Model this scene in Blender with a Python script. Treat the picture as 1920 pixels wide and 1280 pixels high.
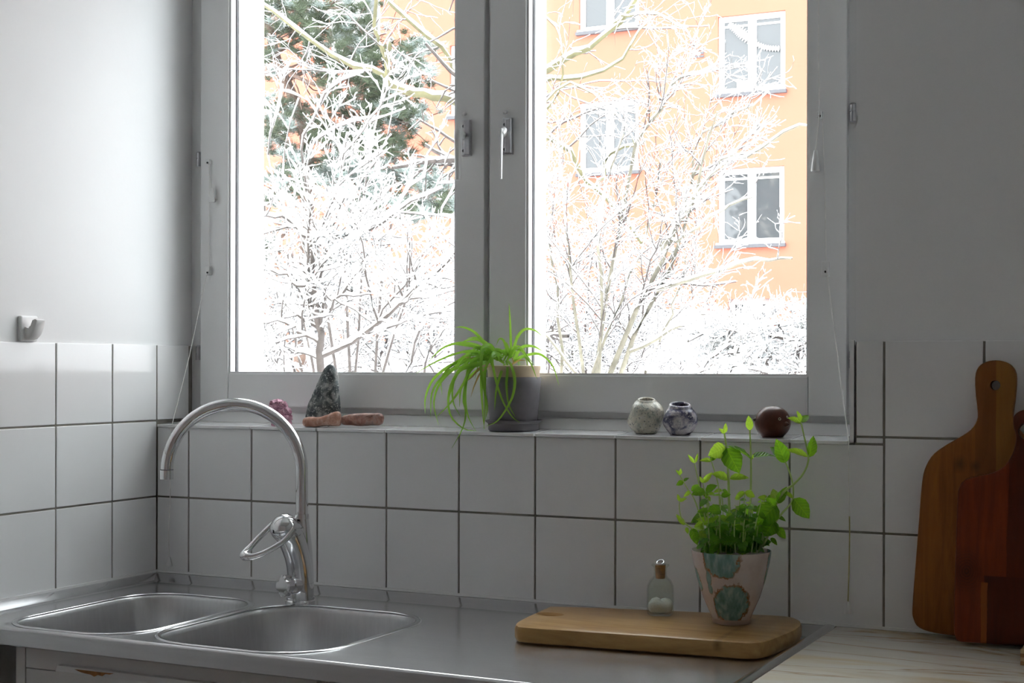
import bpy, bmesh, math, random
import numpy as np
from mathutils import Vector, Matrix, noise

# ------------------------------------------------------------------ scene, camera, light
scene = bpy.context.scene
for o in list(bpy.data.objects):
    bpy.data.objects.remove(o)
COL = scene.collection
FPX, YAW, PITCH, ROLL = 2758.91, 0.45356, -0.00023, 0.00205
CAM = np.array([1.9371, -2.34578, 1.39051])
SHIFT_PX = 45.27
_c, _s = math.cos(YAW), math.sin(YAW)
FW = np.array([-_s * math.cos(PITCH), _c * math.cos(PITCH), math.sin(PITCH)])
_r = np.array([_c, _s, 0.0]); _u = np.cross(_r, FW)
RT = math.cos(ROLL) * _r + math.sin(ROLL) * _u
UP = -math.sin(ROLL) * _r + math.cos(ROLL) * _u
cam_d = bpy.data.cameras.new('camera')
cam_d.sensor_width = 36.0
cam_d.lens = FPX * 36.0 / 1920.0
cam_d.shift_y = SHIFT_PX / 1920.0
cam_d.clip_start = 0.05; cam_d.clip_end = 300
cam = bpy.data.objects.new('camera', cam_d); COL.objects.link(cam)
cam.matrix_world = Matrix(((RT[0], UP[0], -FW[0], CAM[0]), (RT[1], UP[1], -FW[1], CAM[1]),
                           (RT[2], UP[2], -FW[2], CAM[2]), (0, 0, 0, 1)))
scene.camera = cam

world = bpy.data.worlds.new('overcast_sky'); scene.world = world
world.use_nodes = True
bg = world.node_tree.nodes['Background']
bg.inputs['Color'].default_value = (0.93, 0.965, 1.0, 1)
bg.inputs['Strength'].default_value = 3.2
vs = scene.view_settings
vs.view_transform = 'Standard'; vs.look = 'None'; vs.gamma = 1.0; vs.use_curve_mapping = False
vs.exposure = 1.3

def ray(px, py):
    return FW + RT * ((px - 960) / FPX) - UP * ((py - 640 - SHIFT_PX) / FPX)
def at(px, py, y):
    d = ray(px, py); t = (y - CAM[1]) / d[1]; return CAM + d * t
def onz(px, py, z):
    d = ray(px, py); t = (z - CAM[2]) / d[2]; return CAM + d * t
def onx(px, py, x):
    d = ray(px, py); t = (x - CAM[0]) / d[0]; return CAM + d * t
def pd(px, py, depth):
    return CAM + ray(px, py) * depth
def depth_of(p):
    return float((np.asarray(p) - CAM) @ FW)

# ------------------------------------------------------------------ materials
class NT:
    def __init__(self, name):
        self.m = bpy.data.materials.new(name); self.m.use_nodes = True
        self.t = self.m.node_tree; self.n = self.t.nodes
        self.b = self.n['Principled BSDF']; self.out = self.n['Material Output']
        self._tc = None
    def node(self, typ, **kw):
        x = self.n.new(typ)
        for k, v in kw.items(): setattr(x, k, v)
        return x
    def link(self, a, b): self.t.links.new(a, b)
    def coord(self, scale=(1, 1, 1), loc=(0, 0, 0), rot=(0, 0, 0)):
        if self._tc is None: self._tc = self.node('ShaderNodeTexCoord')
        mp = self.node('ShaderNodeMapping')
        mp.inputs['Scale'].default_value = scale; mp.inputs['Location'].default_value = loc
        mp.inputs['Rotation'].default_value = rot
        self.link(self._tc.outputs['Object'], mp.inputs['Vector'])
        return mp.outputs['Vector']
    def noise(self, vec, scale, detail=3, rough=.55, dist=0):
        x = self.node('ShaderNodeTexNoise')
        x.inputs['Scale'].default_value = scale; x.inputs['Detail'].default_value = detail
        x.inputs['Roughness'].default_value = rough; x.inputs['Distortion'].default_value = dist
        self.link(vec, x.inputs['Vector']); return x.outputs['Fac']
    def ramp(self, fac, stops, interp='LINEAR'):
        x = self.node('ShaderNodeValToRGB'); cr = x.color_ramp; cr.interpolation = interp
        while len(cr.elements) > 1: cr.elements.remove(cr.elements[-1])
        cr.elements[0].position = stops[0][0]; cr.elements[0].color = (*stops[0][1], 1)
        for p, c in stops[1:]:
            e = cr.elements.new(p); e.color = (*c, 1)
        self.link(fac, x.inputs['Fac']); return x.outputs['Color']
    def mix(self, fac, a, b, blend='MIX'):
        x = self.node('ShaderNodeMix', data_type='RGBA', blend_type=blend)
        for sock, v in ((x.inputs['Factor'], fac), (x.inputs[6], a), (x.inputs[7], b)):
            if hasattr(v, 'is_linked'): self.link(v, sock)
            elif isinstance(v, (int, float)): sock.default_value = v
            else: sock.default_value = (*v, 1)
        return x.outputs[2]
    def math(self, op, a, b=0.0, c=0.0):
        x = self.node('ShaderNodeMath', operation=op)
        for i, v in enumerate((a, b, c)):
            if hasattr(v, 'is_linked'): self.link(v, x.inputs[i])
            else: x.inputs[i].default_value = v
        return x.outputs[0]
    def bump(self, h, strength=.3, dist=.002):
        x = self.node('ShaderNodeBump'); x.inputs['Strength'].default_value = strength
        x.inputs['Distance'].default_value = dist
        self.link(h, x.inputs['Height']); self.link(x.outputs['Normal'], self.b.inputs['Normal'])
    def set(self, color=None, rough=None, metal=None, spec=None, coat=None):
        b = self.b
        for k, v in (('Base Color', color), ('Roughness', rough), ('Metallic', metal), ('Specular IOR Level', spec), ('Coat Weight', coat)):
            if v is None: continue
            if hasattr(v, 'is_linked'): self.link(v, b.inputs[k])
            elif isinstance(v, (tuple, list)): b.inputs[k].default_value = (*v, 1)
            else: b.inputs[k].default_value = v
        return self

def plain(name, color, rough=.5, metal=0, spec=.5, var=.06, vscale=12, bump=0, bscale=60, bdist=.001):
    t = NT(name); v = t.coord()
    f = t.noise(v, vscale, 4)
    lo = tuple(max(0, c * (1 - var)) for c in color); hi = tuple(min(1, c * (1 + var)) for c in color)
    t.set(color=t.ramp(f, [(.3, lo), (.7, hi)]), rough=rough, metal=metal, spec=spec)
    if bump: t.bump(t.noise(v, bscale, 3), bump, bdist)
    return t.m

M = {}
M['plaster'] = plain('white_plaster', (.86, .86, .858), .75, var=.015, vscale=3, bump=.15, bscale=90)
M['ceiling'] = plain('ceiling_paint', (.82, .82, .81), .8, var=.01)
M['floor'] = plain('oak_floor', (.42, .30, .19), .45, var=.2, vscale=4)
M['tile'] = plain('white_glazed_tile', (.85, .848, .845), .10, spec=.5, var=.012, vscale=5, bump=.06, bscale=14, bdist=.002)
M['grout'] = plain('grey_brown_grout', (.25, .235, .20), .9, var=.2, vscale=25)
M['paint'] = plain('window_white_paint', (.84, .84, .835), .32, var=.02, vscale=6, bump=.04, bscale=40)
M['cream'] = plain('cream_render', (.62, .58, .48), .85, var=.04, vscale=20, bump=.3, bscale=80)
M['gasket'] = plain('dark_gasket', (.10, .10, .11), .6)
M['chrome'] = plain('chrome', (.78, .78, .79), .05, metal=1, var=.01)
M['zinc'] = plain('zinc_hardware', (.52, .52, .54), .28, metal=1, var=.1, vscale=80)
M['dark'] = plain('dark_hole', (.02, .02, .02), .6)
M['plastic'] = plain('white_plastic', (.84, .84, .83), .3, var=.01)
M['cord'] = plain('pale_cord', (.86, .85, .82), .7, var=.1, vscale=60)
M['cord_yellow'] = plain('yellowed_cord', (.46, .42, .20), .7, var=.15, vscale=60)
M['cabinet'] = plain('cabinet_white_paint', (.74, .735, .72), .35, var=.02, vscale=5)
M['chip'] = plain('raw_chipboard', (.36, .16, .045), .8, var=.35, vscale=120)
M['snow'] = plain('snow', (.86, .87, .885), .9, spec=.1, var=.01, vscale=4)
M['bark'] = plain('grey_bark', (.095, .08, .075), .9, var=.3, vscale=20)
M['bark_moss'] = plain('mossy_bark', (.15, .14, .075), .9, var=.35, vscale=9)
M['bark_pine'] = plain('pine_bark', (.14, .09, .07), .9, var=.35, vscale=8)
M['needles'] = plain('pine_needles', (.075, .10, .055), .7, var=.4, vscale=2.5)
M['needles_pale'] = plain('frosted_needles', (.28, .33, .31), .8, var=.25, vscale=3)
M['facade'] = plain('apricot_render', (.48, .160, .108), .9, spec=.1, var=.05, vscale=.5, bump=.1, bscale=15)
M['plinth'] = plain('grey_plinth', (.34, .31, .30), .9, var=.2, vscale=2)
M['fwhite'] = plain('house_window_paint', (.80, .80, .81), .5, var=.01)
M['roofmetal'] = plain('dark_roof_sheet', (.10, .10, .11), .6, var=.1)
M['curtain'] = plain('pale_blind', (.62, .66, .66), .7, var=.05)
M['garland'] = plain('white_paper', (.88, .88, .85), .8, var=.02)
M['cardboard'] = plain('pale_box', (.72, .68, .60), .8, var=.05)
M['salt'] = plain('salt_grains', (.90, .90, .90), .6, var=.06, vscale=400, bump=.6, bscale=700)
M['cork'] = plain('cork', (.40, .19, .065), .8, var=.35, vscale=160, bump=.4, bscale=300)
M['potgrey'] = plain('grey_stoneware', (.165, .155, .165), .55, var=.12, vscale=30, bump=.15, bscale=150)
M['potcream'] = plain('cream_terracotta', (.68, .55, .38), .6, var=.12, vscale=25)
M['soil'] = plain('potting_soil', (.05, .035, .02), .95, var=.5, vscale=200, bump=.6, bscale=300)
M['bird_eye'] = plain('bird_eye_ring', (.75, .70, .62), .4)

def glass_thin(name, tint=(.985, .992, .99), ior=1.45):
    t = NT(name); t.n.remove(t.b)
    tr = t.node('ShaderNodeBsdfTransparent'); tr.inputs['Color'].default_value = (*tint, 1)
    gl = t.node('ShaderNodeBsdfGlossy'); gl.inputs['Roughness'].default_value = 0.0
    fr = t.node('ShaderNodeFresnel'); fr.inputs['IOR'].default_value = ior
    ge = t.node('ShaderNodeNewGeometry')   # same reflectance from either side of a thin pane
    t.link(t.math('MULTIPLY_ADD', ge.outputs['Backfacing'], 1 / ior - ior, ior), fr.inputs['IOR'])
    mx = t.node('ShaderNodeMixShader')
    t.link(fr.outputs[0], mx.inputs[0]); t.link(tr.outputs[0], mx.inputs[1]); t.link(gl.outputs[0], mx.inputs[2])
    t.link(mx.outputs[0], t.out.inputs['Surface'])
    return t.m
M['glass'] = glass_thin('window_glass')

M['bottle'] = glass_thin('bottle_glass', (.955, .975, .945), 1.5)

def pane_mat():
    t = NT('house_window_pane')
    v = t.coord()
    t.set(color=(.075, .08, .085), rough=.03, spec=.5)
    t.b.inputs['IOR'].default_value = 1.65
    return t.m
M['pane'] = pane_mat()

def steel(name, col, rough, stretch, bump=.05):
    t = NT(name)
    n1 = t.noise(t.coord(stretch), 1.0, 5, .7)
    n2 = t.noise(t.coord((3, 3, 3)), 1.5, 4)
    c = t.ramp(n1, [(.3, tuple(x * .93 for x in col)), (.7, tuple(min(1, x * 1.05) for x in col))])
    r = t.math('MULTIPLY_ADD', n2, .16, rough - .08)
    t.set(color=c, rough=r, metal=1)
    t.b.inputs['Anisotropic'].default_value = .3
    t.bump(n1, bump, .0006)
    return t.m
M['steel'] = steel('brushed_steel', (.64, .64, .645), .22, (4, 160, 160))
M['steel_rim'] = steel('polished_steel_rim', (.64, .64, .645), .17, (20, 60, 60), .02)
M['steel_apron'] = steel('worn_steel_apron', (.64, .64, .645), .22, (6, 60, 60))
M['steel_bowl'] = steel('satin_steel_bowl', (.64, .64, .645), .34, (120, 120, 6))

def wood(name, light, dark, scale, rot=(0, 0, 0), rough=.45, knots=(), knot_col=(.03, .012, .006), bands=None):
    t = NT(name)
    v = t.coord(scale, rot=rot)
    n = t.noise(v, 1.0, 6, .62, 1.2)
    n2 = t.noise(t.coord(tuple(s * 5 for s in scale), rot=rot), 1.0, 4, .7)
    c = t.ramp(n, [(.28, dark), (.5, tuple((a + b) / 2 for a, b in zip(light, dark))), (.72, light)])
    c = t.mix(.35, c, t.mix(n2, dark, light))
    if bands:
        # stripes of different timber across x
        sep = t.node('ShaderNodeSeparateXYZ'); t.link(t.coord(), sep.inputs[0])
        x = t.math('MULTIPLY_ADD', n, .012, sep.outputs[0])
        for lo, hi, zlo, zhi, colr, amt in bands:
            m1 = t.math('MULTIPLY', t.math('GREATER_THAN', x, lo), t.math('LESS_THAN', x, hi))
            m2 = t.math('MULTIPLY', t.math('GREATER_THAN', sep.outputs[2], zlo), t.math('LESS_THAN', sep.outputs[2], zhi))
            c = t.mix(t.math('MULTIPLY', t.math('MULTIPLY', m1, m2), amt), c, t.mix(n2, colr, tuple(k * .5 for k in colr)))
    for (kx, ky, kz), r in knots:
        d = t.node('ShaderNodeVectorMath', operation='DISTANCE'); t.link(t.coord((1, 0, .8)), d.inputs[0])
        d.inputs[1].default_value = (kx, 0, kz * .8)
        dd = t.math('MULTIPLY_ADD', n, r * .7, d.outputs['Value'])
        w = t.math('SINE', t.math('MULTIPLY', dd, 1400 * .018 / r))
        f = t.ramp(t.math('DIVIDE', dd, r * 2.6), [(.1, (1, 1, 1)), (1.0, (0, 0, 0))])
        f2 = t.math('MULTIPLY', f, t.math('MULTIPLY_ADD', w, .22, .68))
        c = t.mix(f2, c, knot_col)
    t.set(color=c, rough=rough, spec=.22)
    t.bump(n2, .12, .001)
    return t.m

def laminate():
    t = NT('marble_laminate')
    v = t.coord((2.2, 7, 1))
    n1 = t.noise(v, 1.0, 5, .6, .6)
    base = t.ramp(n1, [(.3, (.74, .67, .53)), (.5, (.86, .82, .72)), (.62, (.80, .66, .44)), (.75, (.88, .84, .76))])
    n2 = t.noise(t.coord((1.6, 8, 1), loc=(3, 1, 0)), 1.2, 6, .55, 1.0)
    band = t.math('ABSOLUTE', t.math('SUBTRACT', n2, .5))
    vein = t.ramp(band, [(0, (1, 1, 1)), (.012, (.4, .4, .4)), (.035, (0, 0, 0))])
    base = t.mix(t.math('MULTIPLY', vein, .7), base, (.44, .24, .07))
    n3 = t.noise(t.coord((1.5, 5, 1), loc=(7, 4, 0)), 2.0, 3)
    base = t.mix(t.ramp(n3, [(.55, (0, 0, 0)), (.75, (.6, .6, .6))]), base, (.60, .40, .15))
    t.set(color=base, rough=.2)
    return t.m
M['laminate'] = laminate()

def rockmat(name, stops, scale, rough=.7, bump=.5, speck=None):
    t = NT(name); v = t.coord()
    n = t.noise(v, scale, 7, .65, .5)
    c = t.ramp(n, stops)
    if speck:
        n2 = t.noise(v, scale * 6, 2, .5)
        c = t.mix(t.ramp(n2, [(.60, (0, 0, 0)), (.66, (1, 1, 1))]), c, speck)
    t.set(color=c, rough=rough)
    t.bump(t.noise(v, scale * 3, 5), bump, .004)
    return t.m
M['rock_grey'] = rockmat('grey_lichen_rock', [(.36, (.035, .045, .05)), (.48, (.10, .12, .12)), (.56, (.28, .29, .28)), (.68, (.50, .50, .46))], 45, speck=(.55, .56, .54))
M['rock_pink'] = rockmat('pink_crystal', [(.3, (.42, .14, .24)), (.5, (.72, .36, .48)), (.7, (.85, .62, .68))], 80, .5, .8)
M['rock_rose'] = rockmat('rose_pebble', [(.3, (.42, .19, .12)), (.5, (.60, .33, .24)), (.7, (.76, .55, .47))], 70)
M['rock_brown'] = rockmat('red_brown_rock', [(.3, (.10, .05, .04)), (.45, (.34, .15, .11)), (.58, (.42, .27, .22)), (.72, (.22, .18, .17))], 55, .45)
M['vase_cream'] = rockmat('cream_speckled_glaze', [(.36, (.30, .32, .27)), (.46, (.55, .53, .45)), (.54, (.62, .58, .47)), (.66, (.72, .70, .63))], 55, .25, .25, speck=(.22, .23, .22))
M['vase_violet'] = rockmat('violet_speckled_glaze', [(.38, (.05, .045, .09)), (.46, (.13, .13, .20)), (.53, (.42, .38, .42)), (.60, (.60, .55, .56)), (.68, (.20, .24, .29))], 40, .22, .25, speck=(.60, .58, .58))
M['birdwood'] = wood('dark_rosewood', (.12, .035, .018), (.045, .014, .010), (30, 30, 6), rough=.28)

def leafmat(name, c1, c2, trans, scale=40, rough=.38, veins=False):
    t = NT(name); v = t.coord()
    oi = t.node('ShaderNodeObjectInfo')
    n = t.noise(v, scale, 3)
    col = t.mix(t.math('ADD', t.math('MULTIPLY', n, .5), t.math('MULTIPLY', oi.outputs['Random'], .5)), c1, c2)
    if veins:      # midrib and side veins, in the leaf's own coordinates
        sep = t.node('ShaderNodeSeparateXYZ'); t.link(t.coord(), sep.inputs[0])
        ay = t.math('ABSOLUTE', sep.outputs[1])
        w = t.math('SINE', t.math('MULTIPLY', t.math('SUBTRACT', sep.outputs[0], t.math('MULTIPLY', ay, .9)), 44))
        vn = t.ramp(w, [(.80, (0, 0, 0)), (1.0, (1, 1, 1))]); mr = t.math('LESS_THAN', ay, .014)
        f = t.math('MAXIMUM', vn, mr)
        col = t.mix(t.math('MULTIPLY', f, .35), col, trans)
        t.bump(t.math('ADD', t.math('MULTIPLY', w, -.5), t.noise(v, 14, 3)), .5, .03)
    t.set(color=col, rough=rough, spec=.4)
    tl = t.node('ShaderNodeBsdfTranslucent')
    t.link(t.mix(.5, col, trans), tl.inputs['Color'])
    mx = t.node('ShaderNodeMixShader'); mx.inputs[0].default_value = .5
    t.link(t.b.outputs[0], mx.inputs[1]); t.link(tl.outputs[0], mx.inputs[2])
    t.link(mx.outputs[0], t.out.inputs['Surface'])
    return t.m
M['mint'] = leafmat('mint_leaf', (.035, .15, .010), (.15, .42, .02), (.42, .80, .03), 3, .35, True)
M['mint_light'] = leafmat('young_mint_leaf', (.24, .50, .03), (.42, .70, .05), (.65, .9, .08), 3, .38, True)
M['mint_stem'] = leafmat('mint_stem', (.50, .62, .28), (.62, .70, .36), (.6, .8, .2))
M['blade'] = leafmat('spider_blade', (.10, .30, .03), (.28, .52, .07), (.45, .75, .08))
M['blade_dry'] = leafmat('dry_blade', (.40, .28, .12), (.50, .36, .16), (.5, .35, .1))

# ------------------------------------------------------------------ object helpers
def wloc(o):
    v = Vector((0, 0, 0))
    while o is not None:
        v = v + o.location; o = o.parent
    return v
def tag(o, label=None, cat=None, group=None, kind=None):
    if label: o['label'] = label
    if cat: o['category'] = cat
    if group: o['group'] = group
    if kind: o['kind'] = kind
    return o
def empty(name, loc, label=None, cat=None, group=None, kind=None):
    o = bpy.data.objects.new(name, None); COL.objects.link(o); o.location = Vector([float(x) for x in loc])
    o.empty_display_size = .02
    return tag(o, label, cat, group, kind)
def mesh_from(name, v, f, m, smooth=False):
    me = bpy.data.meshes.new(name)
    me.from_pydata([tuple(map(float, p)) for p in v], [], f)
    me.materials.append(m)
    if smooth: me.polygons.foreach_set('use_smooth', [True] * len(me.polygons))
    me.update(); return me
def obj(name, vf, m, parent=None, smooth=False, base=None):
    """world-space geometry -> object whose origin is `base` (or the parent's place)"""
    v, f = vf
    off = Vector((0, 0, 0))
    if base is not None: off = Vector([float(x) for x in base])
    if parent is not None: off = wloc(parent)
    me = mesh_from(name, np.asarray(v, float) - np.array(off), f, m, smooth)
    o = bpy.data.objects.new(name, me); COL.objects.link(o)
    if parent is not None: o.parent = parent
    else: o.location = off
    return o
def fix_normals(o):
    bm = bmesh.new(); bm.from_mesh(o.data); bmesh.ops.recalc_face_normals(bm, faces=bm.faces); bm.to_mesh(o.data); bm.free()
    return o
def inst(name, me, loc, parent, rot=None):
    o = bpy.data.objects.new(name, me); COL.objects.link(o); o.parent = parent
    o.location = Vector([float(x) for x in loc]) - wloc(parent)
    if rot is not None: o.rotation_euler = rot
    return o
def join(*parts):
    V, F = [], []
    for v, f in parts:
        n = len(V); V.extend([tuple(p) for p in v]); F.extend([tuple(i + n for i in q) for q in f])
    return V, F
def box(x0, x1, y0, y1, z0, z1, bev=0.0):
    if bev <= 0:
        v = [(x0, y0, z0), (x1, y0, z0), (x1, y1, z0), (x0, y1, z0), (x0, y0, z1), (x1, y0, z1), (x1, y1, z1), (x0, y1, z1)]
        f = [(0, 3, 2, 1), (4, 5, 6, 7), (0, 1, 5, 4), (1, 2, 6, 5), (2, 3, 7, 6), (3, 0, 4, 7)]
        return v, f
    bm = bmesh.new(); bmesh.ops.create_cube(bm, size=1)
    for q in bm.verts:
        q.co = Vector(((x0 + x1) / 2 + q.co.x * (x1 - x0), (y0 + y1) / 2 + q.co.y * (y1 - y0), (z0 + z1) / 2 + q.co.z * (z1 - z0)))
    bmesh.ops.bevel(bm, geom=bm.edges[:], offset=bev, segments=2, profile=.6, affect='EDGES')
    bmesh.ops.recalc_face_normals(bm, faces=bm.faces)
    bm.verts.index_update()
    r = [tuple(q.co) for q in bm.verts], [tuple(q.index for q in fc.verts) for fc in bm.faces]
    bm.free(); return r
def rings(rs, cap0=True, cap1=True, close=False):
    """list of rings (each n points) -> quads"""
    n = len(rs[0]); V = [tuple(p) for r in rs for p in r]; F = []
    m = len(rs)
    for i in range(m - 1 if not close else m):
        a = i * n; b = ((i + 1) % m) * n
        for k in range(n):
            k2 = (k + 1) % n
            F.append((a + k, a + k2, b + k2, b + k))
    if not close:
        if cap0: F.append(tuple(range(n - 1, -1, -1)))
        if cap1: F.append(tuple((m - 1) * n + k for k in range(n)))
    return V, F
def lathe(cx, cy, prof, n=40, cap0=True, cap1=True, fn=None):
    rs = []
    for r, z in prof:
        ring = []
        for k in range(n):
            a = 2 * math.pi * k / n
            rr, zz = (r, z) if fn is None else fn(r, z, a)
            ring.append((cx + rr * math.cos(a), cy + rr * math.sin(a), zz))
        rs.append(ring)
    return rings(rs, cap0, cap1)
def tube(pts, rad, k=10, caps=True, closed=False, flat=None):
    """tube along a polyline; rad scalar or list; flat=(normal, ratio) squashes the section along the normal"""
    P = [np.asarray(p, float) for p in pts]; n = len(P)
    if np.isscalar(rad): rad = [rad] * n
    rs = []; prev = None
    for i in range(n):
        if closed: t = P[(i + 1) % n] - P[i - 1]
        else: t = P[min(i + 1, n - 1)] - P[max(i - 1, 0)]
        t = t / (np.linalg.norm(t) + 1e-12)
        if prev is None:
            a = np.array([0, 0, 1.0]) if abs(t[2]) < .9 else np.array([1.0, 0, 0])
            if flat is not None: a = np.asarray(flat[0], float)
        else: a = prev
        if flat is not None: a = np.asarray(flat[0], float)
        a = a - t * (a @ t); a /= np.linalg.norm(a) + 1e-12; prev = a
        b = np.cross(t, a)
        q = 1.0 if flat is None else flat[1]
        rs.append([P[i] + rad[i] * (q * math.cos(2 * math.pi * j / k) * a + math.sin(2 * math.pi * j / k) * b) for j in range(k)])
    return rings(rs, caps, caps, closed)
def smoothline(pts, n=24):
    """Catmull-Rom through points"""
    P = [np.asarray(p, float) for p in pts]
    P = [2 * P[0] - P[1]] + P + [2 * P[-1] - P[-2]]
    out = []; m = len(P) - 3
    for i in range(n):
        u = i / (n - 1) * m; k = min(int(u), m - 1); t = u - k
        a, b, c, d = P[k:k + 4]
        out.append(.5 * ((2 * b) + (c - a) * t + (2 * a - 5 * b + 4 * c - d) * t * t + (3 * b - a - 3 * c + d) * t ** 3))
    return out
def extrude_poly(pts, nrm, th, bev=0.0, seg=2):
    """polygon (world points, planar) extruded along nrm by th, edges bevelled"""
    bm = bmesh.new(); vs_ = [bm.verts.new(tuple(map(float, p))) for p in pts]
    fc = bm.faces.new(vs_)
    ext = bmesh.ops.extrude_face_region(bm, geom=[fc])
    d = Vector([float(x) for x in nrm]).normalized() * th
    for g in ext['geom']:
        if isinstance(g, bmesh.types.BMVert): g.co += d
    bmesh.ops.recalc_face_normals(bm, faces=bm.faces)
    if bev > 0:
        ed = [e for e in bm.edges if len(e.link_faces) == 2 and any(len(q.verts) > 4 for q in e.link_faces)]
        bmesh.ops.bevel(bm, geom=ed, offset=bev, segments=seg, profile=.5, affect='EDGES')
    bm.verts.index_update()
    r = [tuple(q.co) for q in bm.verts], [tuple(q.index for q in q2.verts) for q2 in bm.faces]
    bm.free(); return r
def autosmooth(o, ang=35):
    me = o.data
    me.polygons.foreach_set('use_smooth', [True] * len(me.polygons))
    me.set_sharp_from_angle(angle=math.radians(ang))
    return o

# ------------------------------------------------------------------ room shell
P = .152; X1 = .07918; L1 = .13076; Z0 = 1.43; Z1 = Z0 - P; Z2 = Z1 - P; Z3 = Z2 - P   # tile grid
J = .0036                          # joint width
WX0, WX1 = 0.0, 1.401              # window opening
WTOP = 2.36; YOUT = .24; RX = 2.8; RY = -3.2; CZ = 2.6
SILLB = 1.285
XJ = [0.0] + [X1 + k * P for k in range(0, 15)]

floor = tag(obj('floor', box(-.1, RX + .1, RY - .1, .1, -.1, 0), M['floor']), kind='structure')
ceil = tag(obj('ceiling', box(-.1, RX + .1, RY - .1, .1, CZ, CZ + .1), M['ceiling']), kind='structure')
wl = tag(obj('wall_left', join(box(-.12, -.005, RY, .115, 0, CZ + .0)), M['plaster'], base=(-.06, -2, 0)), kind='structure')
wb = tag(obj('wall_back', join(
    box(-.12, WX0 - .0051, .115, YOUT, 0, CZ),
    box(WX1, RX + .1, .006, YOUT, 0, CZ),
    box(-.005, WX1, .006, YOUT, 0, 1.24),
    box(-.005, WX1, .006, YOUT, WTOP, CZ)), M['plaster'], base=(1, .1, 0)), kind='structure')
wr = tag(obj('wall_right', box(RX, RX + .1, RY, .006, 0, CZ), M['plaster'], base=(RX, -2, 0)), kind='structure')
wrear = tag(obj('wall_rear', box(-.12, RX + .1, RY - .1, RY, 0, CZ), M['plaster'], base=(1, RY, 0)), kind='structure')

# tiles ------------------------------------------------------------
def tile_mesh(w, h, th=.0065):
    v, f = box(-w / 2, w / 2, 0, th, -h / 2, h / 2, .0012)
    me = mesh_from('tile', v, f, M['tile']); return me
_tm = {}
def put_tile(parent, x0, x1, z0, z1, wall):
    w = round(x1 - x0 - J, 4); h = round(z1 - z0 - J, 4)
    if (w, h) not in _tm: _tm[(w, h)] = tile_mesh(w, h)
    c = (x0 + x1) / 2
    o = inst('tile', _tm[(w, h)], (c, 0, (z0 + z1) / 2) if wall == 'back' else (0, c, (z0 + z1) / 2), parent,
             (random.uniform(-.002, .002), 0, 0) if wall == 'back' else (0, 0, math.pi / 2))
    return o
random.seed(3)
# back wall: two rows under the sill, three rows right of the window
for k in range(len(XJ) - 1):
    x0, x1 = XJ[k], XJ[k + 1]
    put_tile(wb, x0, x1, Z3 - .0, Z2, 'back')
    if x1 <= 1.45: put_tile(wb, x0, x1, Z2, 1.2665, 'back')
    else:
        put_tile(wb, x0, x1, Z2, Z1, 'back')
        put_tile(wb, x0, x1, Z1, Z0 + J / 2, 'back')
put_tile(wb, WX1 + .001, 1.447, Z1, Z0 + J / 2, 'back')
put_tile(wb, WX1 + .001, 1.447, 1.2665, Z1, 'back')
obj('grout', join(box(-.004, 2.3, .0022, .0062, Z3 - .02, 1.2652), box(WX1 + .001, 2.3, .0022, .0062, 1.2652, Z0 - .001)), M['grout'], wb)
# left wall
LJ = [0.0] + [-(L1 + k * P) for k in range(0, 8)]
for r_ in range(3):
    z1 = Z0 - r_ * P; z0 = z1 - P
    for k in range(len(LJ) - 1):
        put_tile(wl, LJ[k + 1], LJ[k], z0, z1 + (J / 2 if r_ == 0 else 0), 'left')
put_tile(wl, 0.0, .102, Z1 - .0, Z0 + J / 2, 'left')
obj('grout', join(box(-.0062, -.0022, -1.2, .002, Z3 - .02, Z0 - .001), box(-.0062, -.0022, .002, .114, 1.24, Z0 - .001)), M['grout'], wl)
# reveal tile on the right side of the opening, seen edge on
rt = obj('tile', box(WX1 - .0085, WX1 - .0015, .001, .10, 1.268, Z0 + .002, .001), M['tile'], wb)

# sill ---------------------------------------------------------------
sill = empty('trim_1', (.7, .05, 1.26), kind='structure')
SY = .082
def sill_z(y): return 1.2712 + .0035 * (y / SY)
sj = [.002] + XJ[1:10] + [1.3925]
for k in range(len(sj) - 1):
    x0, x1 = sj[k] + J / 2, sj[k + 1] - J / 2
    a = sill_z(0); b = sill_z(SY)
    v, f = box(x0, x1, -.004, SY, 1.2645, 1.2705, .0012)
    v = [(p[0], p[1], p[2] + (.0007 + (p[1] / SY) * .0035)) for p in v]
    o = obj('tile', (v, f), M['tile'], sill)
obj('sill_bed', join(box(.0, 1.3995, .004, .125, 1.24, 1.2655)), M['grout'], sill)
pts = [(SY - .002, 1.262), (SY - .002, 1.2755), (.108, 1.2935), (.125, 1.296), (.125, 1.262)]
v = [(x, y, z) for x in (.001, 1.3925) for y, z in pts]
obj('sill_slope', (v, [(0, 1, 2, 3, 4), (9, 8, 7, 6, 5)] + [(i, i + 5, (i + 1) % 5 + 5, (i + 1) % 5) for i in range(5)]), M['paint'], sill)
fix_normals(sill.children[-1])

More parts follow.
